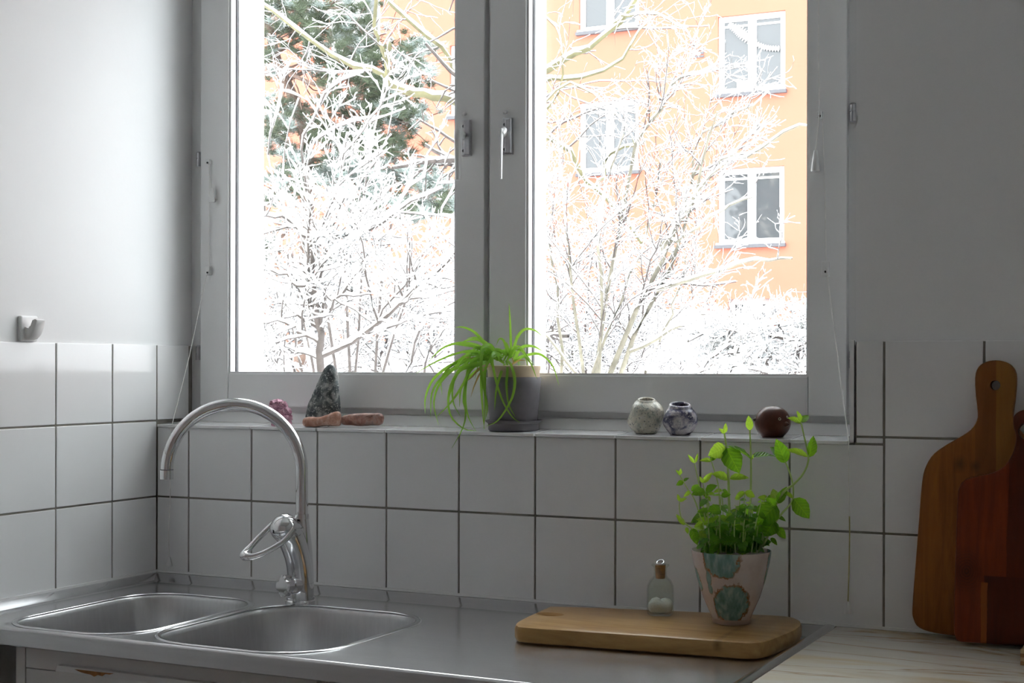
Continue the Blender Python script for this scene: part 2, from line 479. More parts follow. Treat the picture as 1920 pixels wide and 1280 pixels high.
# window ---------------------------------------------------------------
win = empty('window_1', (.7, .12, 1.29), kind='structure')
YF = .10            # room-side face of the sashes
YG1, YG2 = .119, .158
fr = obj('window_frame', join(
    box(-.005, .05, .116, .20, 1.262, WTOP), box(1.345, WX1 + .001, .116, .20, 1.262, WTOP),
    box(.05, 1.345, .117, .20, 1.262, 1.335), box(.05, 1.345, .117, .20, WTOP - .06, WTOP),
    box(.668, .716, .118, .20, 1.335, WTOP - .06)), M['paint'], win)
def sash(x0, x1, sl, sr, z0=1.3065, zr=1.3725, z1=2.33, rt=.07):
    """coupled double sash: x0..x1 overall, stile inner edges sl, sr"""
    b = .0022
    s = obj('sash', join(box(x0, sl, YF, YG1 + .004, z0, z1, b), box(sr, x1, YF, YG1 + .004, z0, z1, b),
                         box(sl + .0006, sr - .0006, YF + .0005, YG1 + .004, z0, zr, b), box(sl, sr, YF + .0005, YG1 + .004, z1 - rt, z1, b)), M['paint'], win)
    obj('glazing_bead', join(box(sl, sl + .004, YF + .004, YG1, zr, z1 - rt), box(sr - .004, sr, YF + .004, YG1, zr, z1 - rt),
                             box(sl + .004, sr - .004, YF + .004, YG1, zr, zr + .004)), M['paint'], s)
    obj('gasket', join(box(sl - .004, sl + .0045, YG1 + .0045, YG1 + .0085, zr - .004, z1 - rt), box(sr - .0045, sr + .004, YG1 + .0045, YG1 + .0085, zr - .004, z1 - rt),
                       box(sl + .0046, sr - .0046, YG1 + .0045, YG1 + .0085, zr - .004, zr + .003)), M['gasket'], s)
    obj('outer_sash', join(box(x0 + .004, sl + .006, YG1 + .009, .178, z0 + .01, z1 - .005, .002), box(sr - .006, x1 - .004, YG1 + .009, .178, z0 + .01, z1 - .005, .002),
                           box(sl + .006, sr - .006, YG1 + .009, .178, z0 + .01, zr + .002), box(sl + .006, sr - .006, YG1 + .009, .178, z1 - rt - .004, z1 - .005)), M['paint'], s)
    obj('pane', box(sl - .002, sr + .002, YG1 - .0018, YG1 + .0022, zr - .002, z1 - rt + .002), M['glass'], s)
    obj('pane', box(sl + .004, sr - .004, YG2, YG2 + .004, zr, z1 - rt), M['glass'], s)
    return s
S1 = sash(.0291, .6862, .0994, .6253)
S2 = sash(.6974, 1.3642, .7722, 1.2995)
# outer masonry reveal, cream render
obj('render_reveal', join(box(-.0045, .087, .2005, YOUT + .001, 1.25, WTOP), box(1.32, WX1 + .001, .2005, YOUT + .001, 1.25, WTOP)), M['cream'], win)
obj('outer_sill', join(box(.087, 1.32, .2005, .30, 1.25, 1.30)), M['roofmetal'], win)

# hinges
for s, X, zpx in ((S1, .021, 298), (S1, .021, 660), (S2, 1.3735, 210), (S2, 1.3735, 672)):
    c = at(370 if X < .5 else 1592, zpx, .105)
    z = c[2]
    hv = join(lathe(X, .106, [(.0062, z - .016), (.0062, z - .001)], 14), lathe(X, .106, [(.0045, z - .001), (.0045, z + .001)], 14),
              lathe(X, .106, [(.0062, z + .001), (.0062, z + .012), (.004, z + .0145)], 14))
    autosmooth(obj('hinge', hv, M['zinc'], s))
# espagnolette handles
def handle(s, px, py, lever_px, wide):
    c = at(px, py, YF); x, z = c[0], c[2]
    h1 = obj('handle_plate', join(box(x - .010, x + .010, YF - .004, YF + .001, z - .034, z + .034, .0015),
                                  box(x - .002, x + .011, YF - .012, YF - .003, z - .032, z + .032, .002)), M['zinc'], s)
    sc = []
    for dz in (.022, -.024):
        sc.append(tube([(x - .005, YF - .006, z + dz), (x - .005, YF - .003, z + dz)], .0028, 10))
    obj('screw', join(*sc), M['dark'], s)
    lz = z + .004
    l = at(lever_px, py, YF - .04)
    v1 = tube([(x - .003, YF - .002, lz), (x - .004, YF - .018, lz), (l[0] + .002, YF - .036, lz + .002), (l[0], YF - .041, lz - .004)], [.0085, .0075, .006, .005], 12)
    lev = smoothline([(l[0], YF - .041, lz + .004), (l[0], YF - .043, lz - .02), (l[0] + .001, YF - .045, lz - .055), (l[0] + .002, YF - .047, lz - .088)], 12)
    v2 = tube(lev, [.0062 + (.002 if wide else 0) - .003 * i / 11 for i in range(12)], 10, flat=((1, 0, 0), .95 if wide else .55))
    autosmooth(obj('handle_lever', join(v1, v2), M['plastic'], s), 60)
    obj('handle_stop', tube([(x - .004, YF - .002, z + .046), (x - .004, YF - .010, z + .042)], [.004, .0025], 8), M['plastic'], s)
handle(S1, 876, 259, 860, True)
handle(S2, 953, 256, 941, False)
# blind cord fittings on the stiles
def fitting(s, px, py, w=.010, h=.012, hole=True):
    c = at(px, py, YF)
    o = obj('cord_guide', box(c[0] - w / 2, c[0] + w / 2, YF - .008, YF + .0005, c[2] - h / 2, c[2] + h / 2, .002), M['plastic'], s)
    if hole: obj('screw', tube([(c[0] + .001, YF - .0095, c[2] - h * .2), (c[0] + .001, YF - .0075, c[2] - h * .2)], .002, 8), M['dark'], s)
fitting(S1, 393, 304, .010, .010); fitting(S1, 393, 508, .012, .018)
fitting(S2, 1538, 216, .010, .012); fitting(S2, 1549, 504, .013, .026)

# ------------------------------------------------------------------ blind cords (hang from the guides)
def tassel(c, h, r0, r1):
    x, y, z = c
    return lathe(x, y, [(r0, z), (r0 * 1.05, z - .002), (r1, z - h), (r1 * .9, z - h - .001)], 14)
def cord(pts, label, tl, th, r=.0009, mcord='cord', split=None):
    root = empty('blind_cord', pts[-1], label, 'blind cord')
    sm = smoothline(pts, 40)
    if split is None: obj('string', tube(sm, r, 6), M[mcord], root, True)
    else:
        i = int(split * 40)
        obj('string', tube(sm[:i + 1], r, 6), M['cord'], root, True)
        obj('string', tube(sm[i:], r * 1.15, 6), M['cord_yellow'], root, True)
    autosmooth(obj('tassel', tassel(pts[-1], th, .0028, tl), M['plastic'], root), 50)
    return root
a = at(393, 503, .091); b = at(384, 530, .088)
cord([a, b, at(352, 680, .05), onx(324, 790, .03), at(320, 815, -.007), at(319, 930, -.006), at(316, 1000, -.0055), at(317, 1044, -.0055)],
     'thin pale blind cord with white tassel hanging in the tiled corner behind the tap', .0065, .017)
cord([at(1549, 500, .091), at(1557, 560, .086), at(1577, 720, .05), at(1590, 815, .005), at(1591, 832, -.008), at(1591, 900, -.006), at(1593, 990, -.0055), at(1592, 1060, -.005), at(1590, 1127, -.005)],
     'thin blind cord yellowed at its end with white tassel hanging over right-hand wall tiles', .0065, .019, split=.72)
cord([at(393, 300, .0905), at(392, 325, .0905), at(392, 490, .0912), at(396, 345, .090), at(398, 356, .0895)][:2] + [at(397, 352, .0905)],
     'short blind cord with white tassel hanging on the left window stile', .0068, .028)
cord([at(1535, -30, .0915), at(1535, 120, .0915), at(1536, 212, .090), at(1534, 240, .0905), at(1529, 282, .0905)],
     'short blind cord with white tassel hanging on the right window stile', .0078, .034)
for s, q in ((S1, [(393, 310), (392, 400), (392, 502)]), (S2, [(1542, 222), (1547, 360), (1549, 497)])):
    obj('blind_string', tube([at(x, y, .0965) for x, y in q], .0007, 5), M['cord'], s)

# ------------------------------------------------------------------ wall hook on the left wall
hk_c = onx(54, 616, 0)
hk = empty('wall_hook', (0, hk_c[1], hk_c[2] - .02), 'small white plastic hook fixed to the plaster above the tiles', 'hook')
y_, z_ = hk_c[1], hk_c[2]
obj('back_plate', box(-.006, .003, y_ - .022, y_ + .020, z_ - .023, z_ + .023, .003), M['plastic'], hk)
prof = [(.002, z_ - .020), (.010, z_ - .019), (.020, z_ - .010), (.026, z_ + .004), (.028, z_ + .015), (.024, z_ + .017), (.019, z_ + .006), (.012, z_ + .001), (.002, z_ + .004)]
rs = []
for yy, k in ((y_ - .013, .85), (y_ - .010, 1), (y_ + .010, 1), (y_ + .013, .85)):
    rs.append([(p[0] * k + .0005, yy, z_ + (p[1] - z_) * k) for p in prof])
autosmooth(fix_normals(obj('hook_arm', rings(rs), M['plastic'], hk)), 50)

obj('sealant', join(box(.0, 1.95, -.0028, .001, .9745, .9790)), M['plastic'], wb)
obj('sealant', join(box(-.001, .0028, -.62, -.003, .9745, .9790)), M['plastic'], wl)
# ------------------------------------------------------------------ worktop, sink, cabinet
ZR, ZD = .974, .9625     # rim and deck heights
SX1 = 1.3715; YFR = -.60
sink = empty('sink_worktop', (.7, -.3, .90), 'stainless steel sink worktop with two rounded bowls under the window', 'sink')
def rrect(x0, x1, y0, y1, r, n=8, p=1.0):
    out = []
    for cx, cy, a0 in ((x1 - r, y1 - r, 0), (x0 + r, y1 - r, 90), (x0 + r, y0 + r, 180), (x1 - r, y0 + r, 270)):
        for k in range(n + 1):
            a = math.radians(a0 + 90 * k / n)
            out.append((cx + r * math.cos(a), cy + r * math.sin(a)))
    return out
BOWLS = [(.110, .374, -.538, -.153, .085), (.404, .724, -.538, -.155, .095)]
bm = bmesh.new()
DX0, DX1, DY0, DY1 = .035, 1.345, -.583, -.048
outer = [(DX0, DY0), (DX1, DY0), (DX1, DY1), (DX0, DY1)]
edges = []
def loop_edges(pts, z):
    vs_ = [bm.verts.new((x, y, z)) for x, y in pts]
    return [bm.edges.new((vs_[i], vs_[(i + 1) % len(vs_)])) for i in range(len(vs_))]
edges += loop_edges(outer, ZD)
for x0, x1, y0, y1, r in BOWLS: edges += loop_edges(rrect(x0 - .012, x1 + .012, y0 - .010, y1 + .012, r + .010), ZD)
bmesh.ops.triangle_fill(bm, use_beauty=True, edges=edges)
# keep only faces outside the bowls
kill = []
for fc in bm.faces:
    c = fc.calc_center_median()
    for x0, x1, y0, y1, r in BOWLS:
        ring = rrect(x0 - .012, x1 + .012, y0 - .010, y1 + .012, r + .010)
        ins = False
        for i in range(len(ring)):
            (xa, ya), (xb, yb) = ring[i], ring[(i + 1) % len(ring)]
            if (ya > c.y) != (yb > c.y) and c.x < (xb - xa) * (c.y - ya) / (yb - ya) + xa: ins = not ins
        if ins: kill.append(fc)
bmesh.ops.delete(bm, geom=list(set(kill)), context='FACES_ONLY')
for fc in bm.faces:
    if fc.normal.z < 0: fc.normal_flip()
bm.verts.index_update()
deck = ([tuple(q.co) for q in bm.verts], [tuple(q.index for q in fc.verts) for fc in bm.faces]); bm.free()
obj('deck', deck, M['steel'], sink)
# raised rim: back upstand slope, right roll, front roll, left slope
def strip(pl, closed=False):
    rs = pl; V = [tuple(p) for r in rs for p in r]; n = len(rs[0]); F = []
    for i in range(len(rs) - 1):
        for k in range(n - 1): F.append((i * n + k, i * n + k + 1, (i + 1) * n + k + 1, (i + 1) * n + k))
    return V, F
bk = [(0.0, ZR + .002), (-.003, ZR), (-.012, ZR - .0005), (-.038, ZD + .0012), (-.048, ZD)]
fr_ = [(DY0, ZD), (DY0 - .004, ZD + .006), (DY0 - .008, ZR - .0015), (DY0 - .012, ZR), (YFR + .001, ZR - .001), (YFR - .001, ZR - .004), (YFR - .001, .9465), (YFR + .003, .944), (YFR + .02, .944)]
back_r = strip([[(x, y, z) for y, z in bk] for x in (0.0005, SX1)])
front_r = strip([[(x, y, z) for y, z in fr_[:6]] for x in (0.0005, SX1)])
apron = strip([[(x, y, z) for y, z in fr_[5:]] for x in (0.0005, SX1)])
rp = [(DX1, ZD), (DX1 + .004, ZD + .007), (DX1 + .009, ZR + .0015), (DX1 + .017, ZR + .003), (SX1 - .002, ZR + .0015), (SX1, ZR - .002)]
right_r = strip([[(x, y, z) for x, z in rp] for y in (-.001, YFR)])
lp = [(DX0, ZD), (DX0 - .010, ZD + .0012), (.010, ZR - .001), (.0005, ZR + .001)]
left_r = strip([[(x, y, z) for x, z in lp] for y in (-.001, YFR)])
autosmooth(fix_normals(obj('back_upstand', back_r, M['steel_rim'], sink)), 20)
autosmooth(fix_normals(obj('front_edge', front_r, M['steel_rim'], sink)), 50)
autosmooth(fix_normals(obj('apron', apron, M['steel_apron'], sink)), 30)
autosmooth(fix_normals(obj('side_rim', right_r, M['steel_rim'], sink)), 60)
autosmooth(fix_normals(obj('side_rim', left_r, M['steel_rim'], sink)), 20)
for x0, x1, y0, y1, r in BOWLS:
    prof = [(.0115, 0.0), (.008, .0004), (.004, -.0004), (.001, -.004), (-.001, -.010), (-.006, -.06), (-.010, -.11), (-.018, -.132), (-.040, -.147), (-.075, -.151)]
    rs = []
    for d, dz in prof:
        d2 = d
        rs.append([(x, y, ZD + dz) for x, y in rrect(x0 - d2, x1 + d2, y0 - d2 * .85, y1 + d2, max(.03, r + d2 * .9))])
    v, f = rings(rs, False, True)
    b_ = autosmooth(fix_normals(obj('bowl', (v, f), M['steel_bowl'], sink)), 60)
    for p_ in b_.data.polygons: pass
    cx, cy = (x0 + x1) / 2, (y0 + y1) / 2
    autosmooth(obj('drain', lathe(cx, cy, [(.045, ZD - .1508), (.043, ZD - .148), (.034, ZD - .1485), (.030, ZD - .152), (.004, ZD - .152)], 28), M['chrome'], b_), 40)
    # bright rolled lip of the bowl
    lip = [(x, y, ZD + .0006) for x, y in rrect(x0 - .006, x1 + .006, y0 - .005, y1 + .006, r + .005)]
    autosmooth(obj('bowl_lip', tube(lip, .0042, 8, closed=True, flat=((0, 0, 1), .45)), M['steel_rim'], sink), 80)

cabinet = empty('sink_cabinet', (.5, -.3, 0), 'white painted cabinet with a chipped drawer front under the steel sink', 'cabinet')
YC = -.578
cl = at(48, 1240, YC)[0]; cr = at(594, 1275, YC)[0]; cl0 = at(30, 1240, YC)[0]
obj('body', join(box(cl0, cr + .012, YC + .018, -.02, .1, .785), box(cl0, cr + .012, YC + .018, YC + .035, .785, .9435), box(cl0, cl - .001, YC, YC + .018, .1, .943, .001)), M['cabinet'], cabinet)
zt = at(75, 1255, YC)[2]
obj('top_rail', box(cl + .0008, cr, YC, YC + .018, zt + .0012, .9435, .001), M['cabinet'], cabinet)
dr = obj('drawer_front', box(cl + .0008, cr, YC, YC + .018, .72, zt, .0015), M['cabinet'], cabinet)
px0 = at(104, 1250, YC - .014)[0]
prr = [(YC, at(110, 1246, YC - .008)[2]), (YC - .010, at(110, 1246, YC - .008)[2] - .0005), (YC - .014, at(110, 1249, YC)[2] - .004), (YC - .014, .74), (YC, .735)]
vv = [(x, y, z) for x in (px0, cr - .0) for y, z in prr]
grip = fix_normals(obj('raised_panel', (vv, [(0, 1, 2, 3, 4), (9, 8, 7, 6, 5)] + [(i, i + 5, (i + 1) % 5 + 5, (i + 1) % 5) for i in range(5)]), M['cabinet'], dr))
chip = [(140, 1254), (165, 1257), (190, 1260), (214, 1262), (206, 1264), (198, 1263), (192, 1267), (184, 1265), (177, 1268), (170, 1264), (160, 1262), (150, 1259)]
cp = [at(x, y, YC - .0142) for x, y in chip]
obj('chipped_edge', extrude_poly(cp, (0, -1, 0), .0006), M['chip'], dr)
obj('plinth', box(cl0, cr, YC + .06, YC + .075, 0, .1), M['cabinet'], cabinet)
side = empty('filler_panel', (.1, -.29, 0), 'narrow filler panel set back between the left wall and the sink cabinet', 'panel')
obj('board', box(.0, cl0 - .002, -.30, -.285, 0, .80, .001), M['cabinet'], side)
app = empty('base_cabinet', (1.1, -.2, 0), 'recessed base cabinet set back under the steel draining board', 'cabinet')
obj('body', box(cr + .02, 1.365, YC + .28, -.02, .1, .94), M['cabinet'], app)
obj('door', box(cr + .022, 1.1, YC + .262, YC + .28, .1, .92, .001), M['cabinet'], app)
obj('door', box(1.104, 1.365, YC + .262, YC + .28, .1, .92, .001), M['cabinet'], app)
obj('plinth', box(cr + .02, 1.365, YC + .30, YC + .315, 0, .1), M['cabinet'], app)

lam = empty('laminate_worktop', (1.67, -.3, .93), 'cream marble-patterned laminate worktop beside the steel sink', 'worktop')
autosmooth(obj('top', box(SX1 + .0012, 1.965, YFR, -.0005, .944, ZR, .002), M['laminate'], lam), 30)
obj('edge_strip', box(SX1 + .0012, 1.965, YFR - .004, YFR - .0003, .945, ZR - .001, .0008), M['laminate'], lam)
cab2 = empty('worktop_cabinet', (1.67, -.3, 0), 'white base cabinet with doors under the marble-patterned worktop', 'cabinet')
obj('body', box(1.378, 1.96, YC + .018, -.02, .1, .9435), M['cabinet'], cab2)
for k in range(2):
    d_ = obj('door', box(1.38 + k * .29, 1.38 + k * .29 + .287, YC, YC + .0175, .1, .935, .0015), M['cabinet'], cab2)
    kx = 1.635 + k * .07
    autosmooth(obj('knob', rings([[(kx + r * math.cos(2 * math.pi * j / 20), YC - h, .85 + r * math.sin(2 * math.pi * j / 20)) for j in range(20)] for r, h in ((.005, 0), (.005, .012), (.014, .016), (.014, .024), (.010, .028))]), M['zinc'], d_))
obj('plinth', box(1.378, 1.96, YC + .06, YC + .075, 0, .1), M['cabinet'], cab2)

cup = empty('added_shade_cupboard', (2.34, -.32, 0), 'tall white painted cupboard added out of view to shade the right end of the back wall', 'cupboard')  # unseen cupboard, added to keep light off the right end of the wall
obj('body', box(1.98, 2.70, -.62, -.003, 0.0, 2.45), M['cabinet'], cup)
for k, (z0, z1) in enumerate(((.1, .93), (.935, 2.43))):
    d_ = obj('door', box(1.983, 2.697, -.639, -.6205, z0, z1, .002), M['cabinet'], cup)
    obj('door_handle', tube([(2.04, -.640, (z0 + z1) / 2 - .06), (2.04, -.665, (z0 + z1) / 2 - .06), (2.04, -.665, (z0 + z1) / 2 + .06), (2.04, -.640, (z0 + z1) / 2 + .06)], .005, 8), M['zinc'], d_, True)

# ------------------------------------------------------------------ tap
fb = onz(563, 1131, ZD); FD = depth_of(fb)
def F_(px, py, dd=0.0): return pd(px, py, FD + dd)
tap = empty('kitchen_tap', (fb[0], fb[1], ZD), 'chrome single-lever kitchen tap with tall arched spout behind the bowls', 'tap')
S_ = FPX / FD      # px per metre at the tap
autosmooth(obj('base_ring', lathe(fb[0], fb[1], [(.0265, ZD - .001), (.0268, ZD + .006), (.0252, ZD + .0075), (.0252, ZD + .012)], 32), M['chrome'], tap), 40)
front = smoothline([F_(563, 1126), F_(563, 1090), F_(560, 1055, -.001), (F_(551, 1022, -.005)), F_(540, 998, -.010)], 14)
rear = smoothline([F_(565, 1126), F_(568, 1080, .006), F_(568, 1030, .010), F_(567, 995, .010), F_(566, 964, .008)], 12)
autosmooth(obj('body', join(tube(front, [25 / S_, 25 / S_, 24.5 / S_, 24 / S_, 24 / S_, 24 / S_, 24 / S_, 24 / S_, 24 / S_, 24.5 / S_, 25 / S_, 25.5 / S_, 26 / S_, 26 / S_], 28),
                            tube(rear, [23 / S_, 22 / S_, 21 / S_, 20 / S_, 19 / S_, 18 / S_, 17 / S_, 16 / S_, 15 / S_, 14 / S_, 13 / S_, 12.5 / S_], 24)), M['chrome'], tap), 50)
obj('seam', tube([front[3], front[3] * .985 + front[4] * .015], 25.2 / S_, 28, caps=False), M['gasket'], tap)
# cartridge dome
dome_c = F_(534, 990, -.016); ax = np.array(F_(534, 990, -.016)) - np.array(F_(556, 1008, .004)); ax /= np.linalg.norm(ax)
def along(c, ax, prof, n=28):
    a = np.array([0, 0, 1.0]) if abs(ax[2]) < .9 else np.array([1., 0, 0])
    a = a - ax * (a @ ax); a /= np.linalg.norm(a); b = np.cross(ax, a)
    return rings([[np.asarray(c) + ax * h + r * (math.cos(2 * math.pi * k / n) * a + math.sin(2 * math.pi * k / n) * b) for k in range(n)] for r, h in prof])
R_ = 27.5 / S_
autosmooth(obj('cartridge_dome', along(dome_c, ax, [(R_ * .9, -R_ * .9), (R_ * .98, -R_ * .45), (R_, 0), (R_ * .95, R_ * .35), (R_ * .8, R_ * .62), (R_ * .5, R_ * .85), (R_ * .12, R_ * .95)]), M['chrome'], tap), 60)
obj('indicator', along(F_(513, 996, -.033), np.array([-.6, -.6, .0]) / .85, [(.0035, 0), (.0035, .0015)], 14), M['dark'], tap)
lv = smoothline([F_(520, 975, -.004), F_(497, 996, -.010), F_(474, 1020, -.022), F_(460, 1036, -.034), F_(460, 1043, -.042), F_(478, 1042, -.046), F_(503, 1032, -.044), F_(532, 1014, -.040), F_(552, 990, -.034)], 34)
lr = [.0046 + .0034 * math.exp(-((i - 15) / 4.5) ** 2) + .0012 * abs(i - 16) / 17 for i in range(34)]
autosmooth(obj('lever', tube(lv, lr, 12), M['chrome'], tap), 80)
# spout
ctr = (439.5, 884); rad = 126.5
sp = [F_(566, 966), F_(566, 930)]
for i in range(0, 37):
    a = math.radians(2 - i * (180 + 2) / 36 + 0)
    sp.append(F_(ctr[0] + rad * math.cos(a) * 1.0, ctr[1] + rad * math.sin(a) * 1.0))
sp = sp[:2] + sp[2:]
sp.append(F_(313, 886))
autosmooth(obj('spout', tube(sp, 11.6 / S_, 24), M['chrome'], tap), 80)
autosmooth(obj('socket', tube([F_(566, 972), F_(566, 963)], [14.5 / S_, 13.5 / S_], 24), M['chrome'], tap), 40)
autosmooth(obj('aerator', tube([F_(312.8, 881), F_(312.7, 898)], [12.6 / S_, 12.4 / S_], 24), M['chrome'], tap), 40)
obj('aerator_groove', tube([F_(313, 879.5), F_(313, 881)], 12.0 / S_, 24), M['gasket'], tap)
# side valve for the dishwasher hose
va = np.array(F_(527, 1099, -.045)) - np.array(F_(560, 1096, 0)); va /= np.linalg.norm(va)
vc = np.array(F_(556, 1096, -.012))
autosmooth(obj('valve_body', along(vc, va, [(17 / S_, -.012), (17 / S_, .014), (15 / S_, .020), (9 / S_, .022)], 24), M['chrome'], tap), 40)
kb = vc + va * .022
n_ = 40
a0 = np.array([0, 0, 1.0]); a0 = a0 - va * (a0 @ va); a0 /= np.linalg.norm(a0); b0 = np.cross(va, a0)
def lobe(r, h):
    out = []
    for k in range(n_):
        th = 2 * math.pi * k / n_
        rr = r * (1 - .16 * (math.cos(2 * th) ** 2 < .2) - .10 * (1 - math.cos(4 * th)) / 2)
        out.append(kb + va * h + rr * (math.cos(th) * a0 * 1.12 + math.sin(th) * b0 * .9))
    return out
autosmooth(obj('valve_knob', rings([lobe(14 / S_, 0), lobe(18 / S_, .003), lobe(18 / S_, .018), lobe(15 / S_, .021)]), M['chrome'], tap), 40)

# ------------------------------------------------------------------ chopping boards
M['wood_flat'] = wood('pale_worn_board', (.60, .39, .17), (.30, .15, .045), (5, 34, 34), rough=.3, knots=[((-.19, 0, .012), .004), ((.165, 0, .02), .004)])
M['wood_mango'] = wood('brown_mango_board', (.42, .148, .026), (.125, .038, .009), (42, 20, 4.0), rough=.5, knots=[((-.051, 0, .2675), .0055), ((-.028, 0, .265), .004)],
                       bands=[(.008, .05, .22, .6, (.46, .22, .05), .6), (-.022, .008, .2, .6, (.20, .075, .02), .5)])
M['wood_red'] = wood('red_acacia_board', (.27, .048, .008), (.085, .014, .003), (40, 20, 3.5), rough=.42, knots=[((-.094, .0, .110), .014)],
                     bands=[(-.062, .03, .0, .105, (.050, .012, .006), .65), (-.066, -.058, .0, .095, (.42, .12, .02), .85), (-.03, .02, .105, .5, (.07, .016, .006), .6), (.05, .09, 0, .5, (.06, .02, .008), .6)])
ZBT = ZD + .0275
top_px = [(966, 1166), (978, 1158), (1003, 1146), (1022, 1138.5), (1045, 1135.5), (1200, 1141), (1350, 1147.5), (1450, 1152), (1483, 1155), (1500, 1160), (1503, 1168), (1492, 1178), (1465, 1190), (1437, 1200), (1410, 1203), (1370, 1201), (1200, 1189), (1080, 1181), (985, 1174), (968, 1171)]
tp = [onz(x, y, ZBT) for x, y in top_px]
board = empty('chopping_board', (1.1, -.1, ZD), 'thick pale wooden chopping board with thumb hole lying on the draining board', 'chopping board')
def board_mesh(poly, z0, z1, hole_c, hrx, hry, bev):
    cx = sum(p[0] for p in poly) / len(poly); cy = sum(p[1] for p in poly) / len(poly)
    bm = bmesh.new()
    out = smoothloop([(p[0], p[1]) for p in poly], 96)
    hl = [(hole_c[0] + hrx * math.cos(-2 * math.pi * k / 28), hole_c[1] + hry * math.sin(-2 * math.pi * k / 28)) for k in range(28)]
    def off(lst, d, sgn):
        n = len(lst); o = []
        for i in range(n):
            t = np.array(lst[(i + 1) % n]) - np.array(lst[i - 1]); t /= np.linalg.norm(t) + 1e-12
            nn = np.array([t[1], -t[0]]) * sgn
            o.append(tuple(np.array(lst[i]) + nn * d))
        return o
    area = sum(out[i][0] * out[(i + 1) % len(out)][1] - out[(i + 1) % len(out)][0] * out[i][1] for i in range(len(out)))
    sg = 1 if area > 0 else -1
    levels = [(-bev, z0), (-bev * .3, z0 + bev * .3), (0, z0 + bev), (0, z1 - bev), (-bev * .3, z1 - bev * .3), (-bev, z1)]
    loops = []
    for d, z in levels: loops.append([bm.verts.new((x, y, z)) for x, y in off(out, d, sg)])
    hb = bev * .5
    hl_levels = [(hb, z0), (0, z0 + hb), (0, z1 - hb), (hb, z1)]
    def hoff(d): return [(hole_c[0] + (hrx + d) * math.cos(2 * math.pi * k / 28), hole_c[1] + (hry + d) * math.sin(2 * math.pi * k / 28)) for k in range(28)]
    hloops = [[bm.verts.new((x, y, z)) for x, y in hoff(d)] for d, z in hl_levels]
    for L_ in (loops, hloops):
        for i in range(len(L_) - 1):
            n = len(L_[0])
            for k in range(n): bm.faces.new((L_[i][k], L_[i][(k + 1) % n], L_[i + 1][(k + 1) % n], L_[i + 1][k]))
    for li, hi in ((0, 0), (-1, -1)):
        ee = []
        for L_ in (loops[li], hloops[hi]):
            for k in range(len(L_)):
                e = bm.edges.get((L_[k], L_[(k + 1) % len(L_)])); ee.append(e)
        bmesh.ops.triangle_fill(bm, use_beauty=True, edges=ee)
    bmesh.ops.recalc_face_normals(bm, faces=bm.faces)
    bm.verts.index_update()
    r = [tuple(q.co) for q in bm.verts], [tuple(q.index for q in fc.verts) for fc in bm.faces]
    bm.free(); return r
def smoothloop(pts, n):
    P_ = [np.asarray(p, float) for p in pts]; m = len(P_); out = []
    for i in range(n):
        u = i / n * m; k = int(u); t = u - k
        a, b, c, d = P_[(k - 1) % m], P_[k % m], P_[(k + 1) % m], P_[(k + 2) % m]
        out.append(tuple(.5 * ((2 * b) + (c - a) * t + (2 * a - 5 * b + 4 * c - d) * t * t + (3 * b - a - 3 * c + d) * t ** 3)))
    return out
hc = onz(1031, 1151, ZBT)
autosmooth(obj('board', board_mesh(tp, ZD + .0004, ZBT, hc, .0205, .0125, .0075), M['wood_flat'], board), 40)

def lean_board(name, label, out_px, axis_px, plane_pt_b, plane_pt_t, th, m, hole=None, hr=.008, bev=.003):
    """outline given for the visible side, mirrored about the board axis; stands on the worktop and leans on the wall"""
    b = np.array(plane_pt_b); t = np.array(plane_pt_t)      # (y,z) at foot and at top of the front face
    sl = (t[0] - b[0]) / (t[1] - b[1])
    nrm = np.array([0, -1.0, sl]); nrm /= np.linalg.norm(nrm)
    def hit(px, py):
        d = ray(px, py); p0 = np.array([0, b[0], b[1]])
        s = ((p0 - CAM) @ nrm) / (d @ nrm); return CAM + d * s
    left = [hit(*q) for q in out_px]
    axx = hit(*axis_px)[0]
    right = [np.array([2 * axx - p[0], p[1], p[2]]) for p in left[::-1]]
    poly = [p for p in left] + [p for p in right if abs(p[0] - axx) > 1e-4]
    foot = min(p[2] for p in poly)
    poly = [p - np.array([0, sl * 0, 0]) for p in poly]
    root = empty(name, (axx, b[0], ZR), label, 'chopping board')
    # smooth outline
    mid = [tuple(p) for p in smoothloop(poly, 120)]
    g = extrude_poly(mid, -nrm, th, bev, 2)
    o = autosmooth(obj('board', g, m, root), 40)
    if hole is not None:
        h = hit(*hole)
        # thumb hole cut through with a boolean cylinder, applied
        v, f = tube([h + nrm * .02, h - nrm * .05], hr, 24)
        c_ = obj('cutter', (v, f), m, root); fix_normals(c_)
        md = o.modifiers.new('hole', 'BOOLEAN'); md.operation = 'DIFFERENCE'; md.object = c_; md.solver = 'EXACT'
        bpy.context.view_layer.update()
        dg = bpy.context.evaluated_depsgraph_get()
        me = bpy.data.meshes.new_from_object(o.evaluated_get(dg))
        o.modifiers.clear(); o.data = me
        bpy.data.objects.remove(c_)
        autosmooth(o, 40)
    return root, o, hit
yb1 = -.042
h_out = [(1866.5, 675), (1848, 678), (1834, 688), (1828, 706), (1829, 740), (1832, 765), (1832, 785), (1822, 803), (1803, 817), (1775, 833), (1750, 851), (1735, 875), (1728, 905), (1722, 980), (1715, 1070), (1710, 1140), (1712, 1160), (1722, 1176), (1750, 1186), (1800, 1193), (1861, 1198.5)]
lean_board('handled_board', 'tall brown wooden serving board with rounded handle leaning against the tiles', h_out, (1866.5, 675), (yb1, ZR), (-.022, 1.42), .018, M['wood_mango'], hole=(1866, 722), hr=.0075)
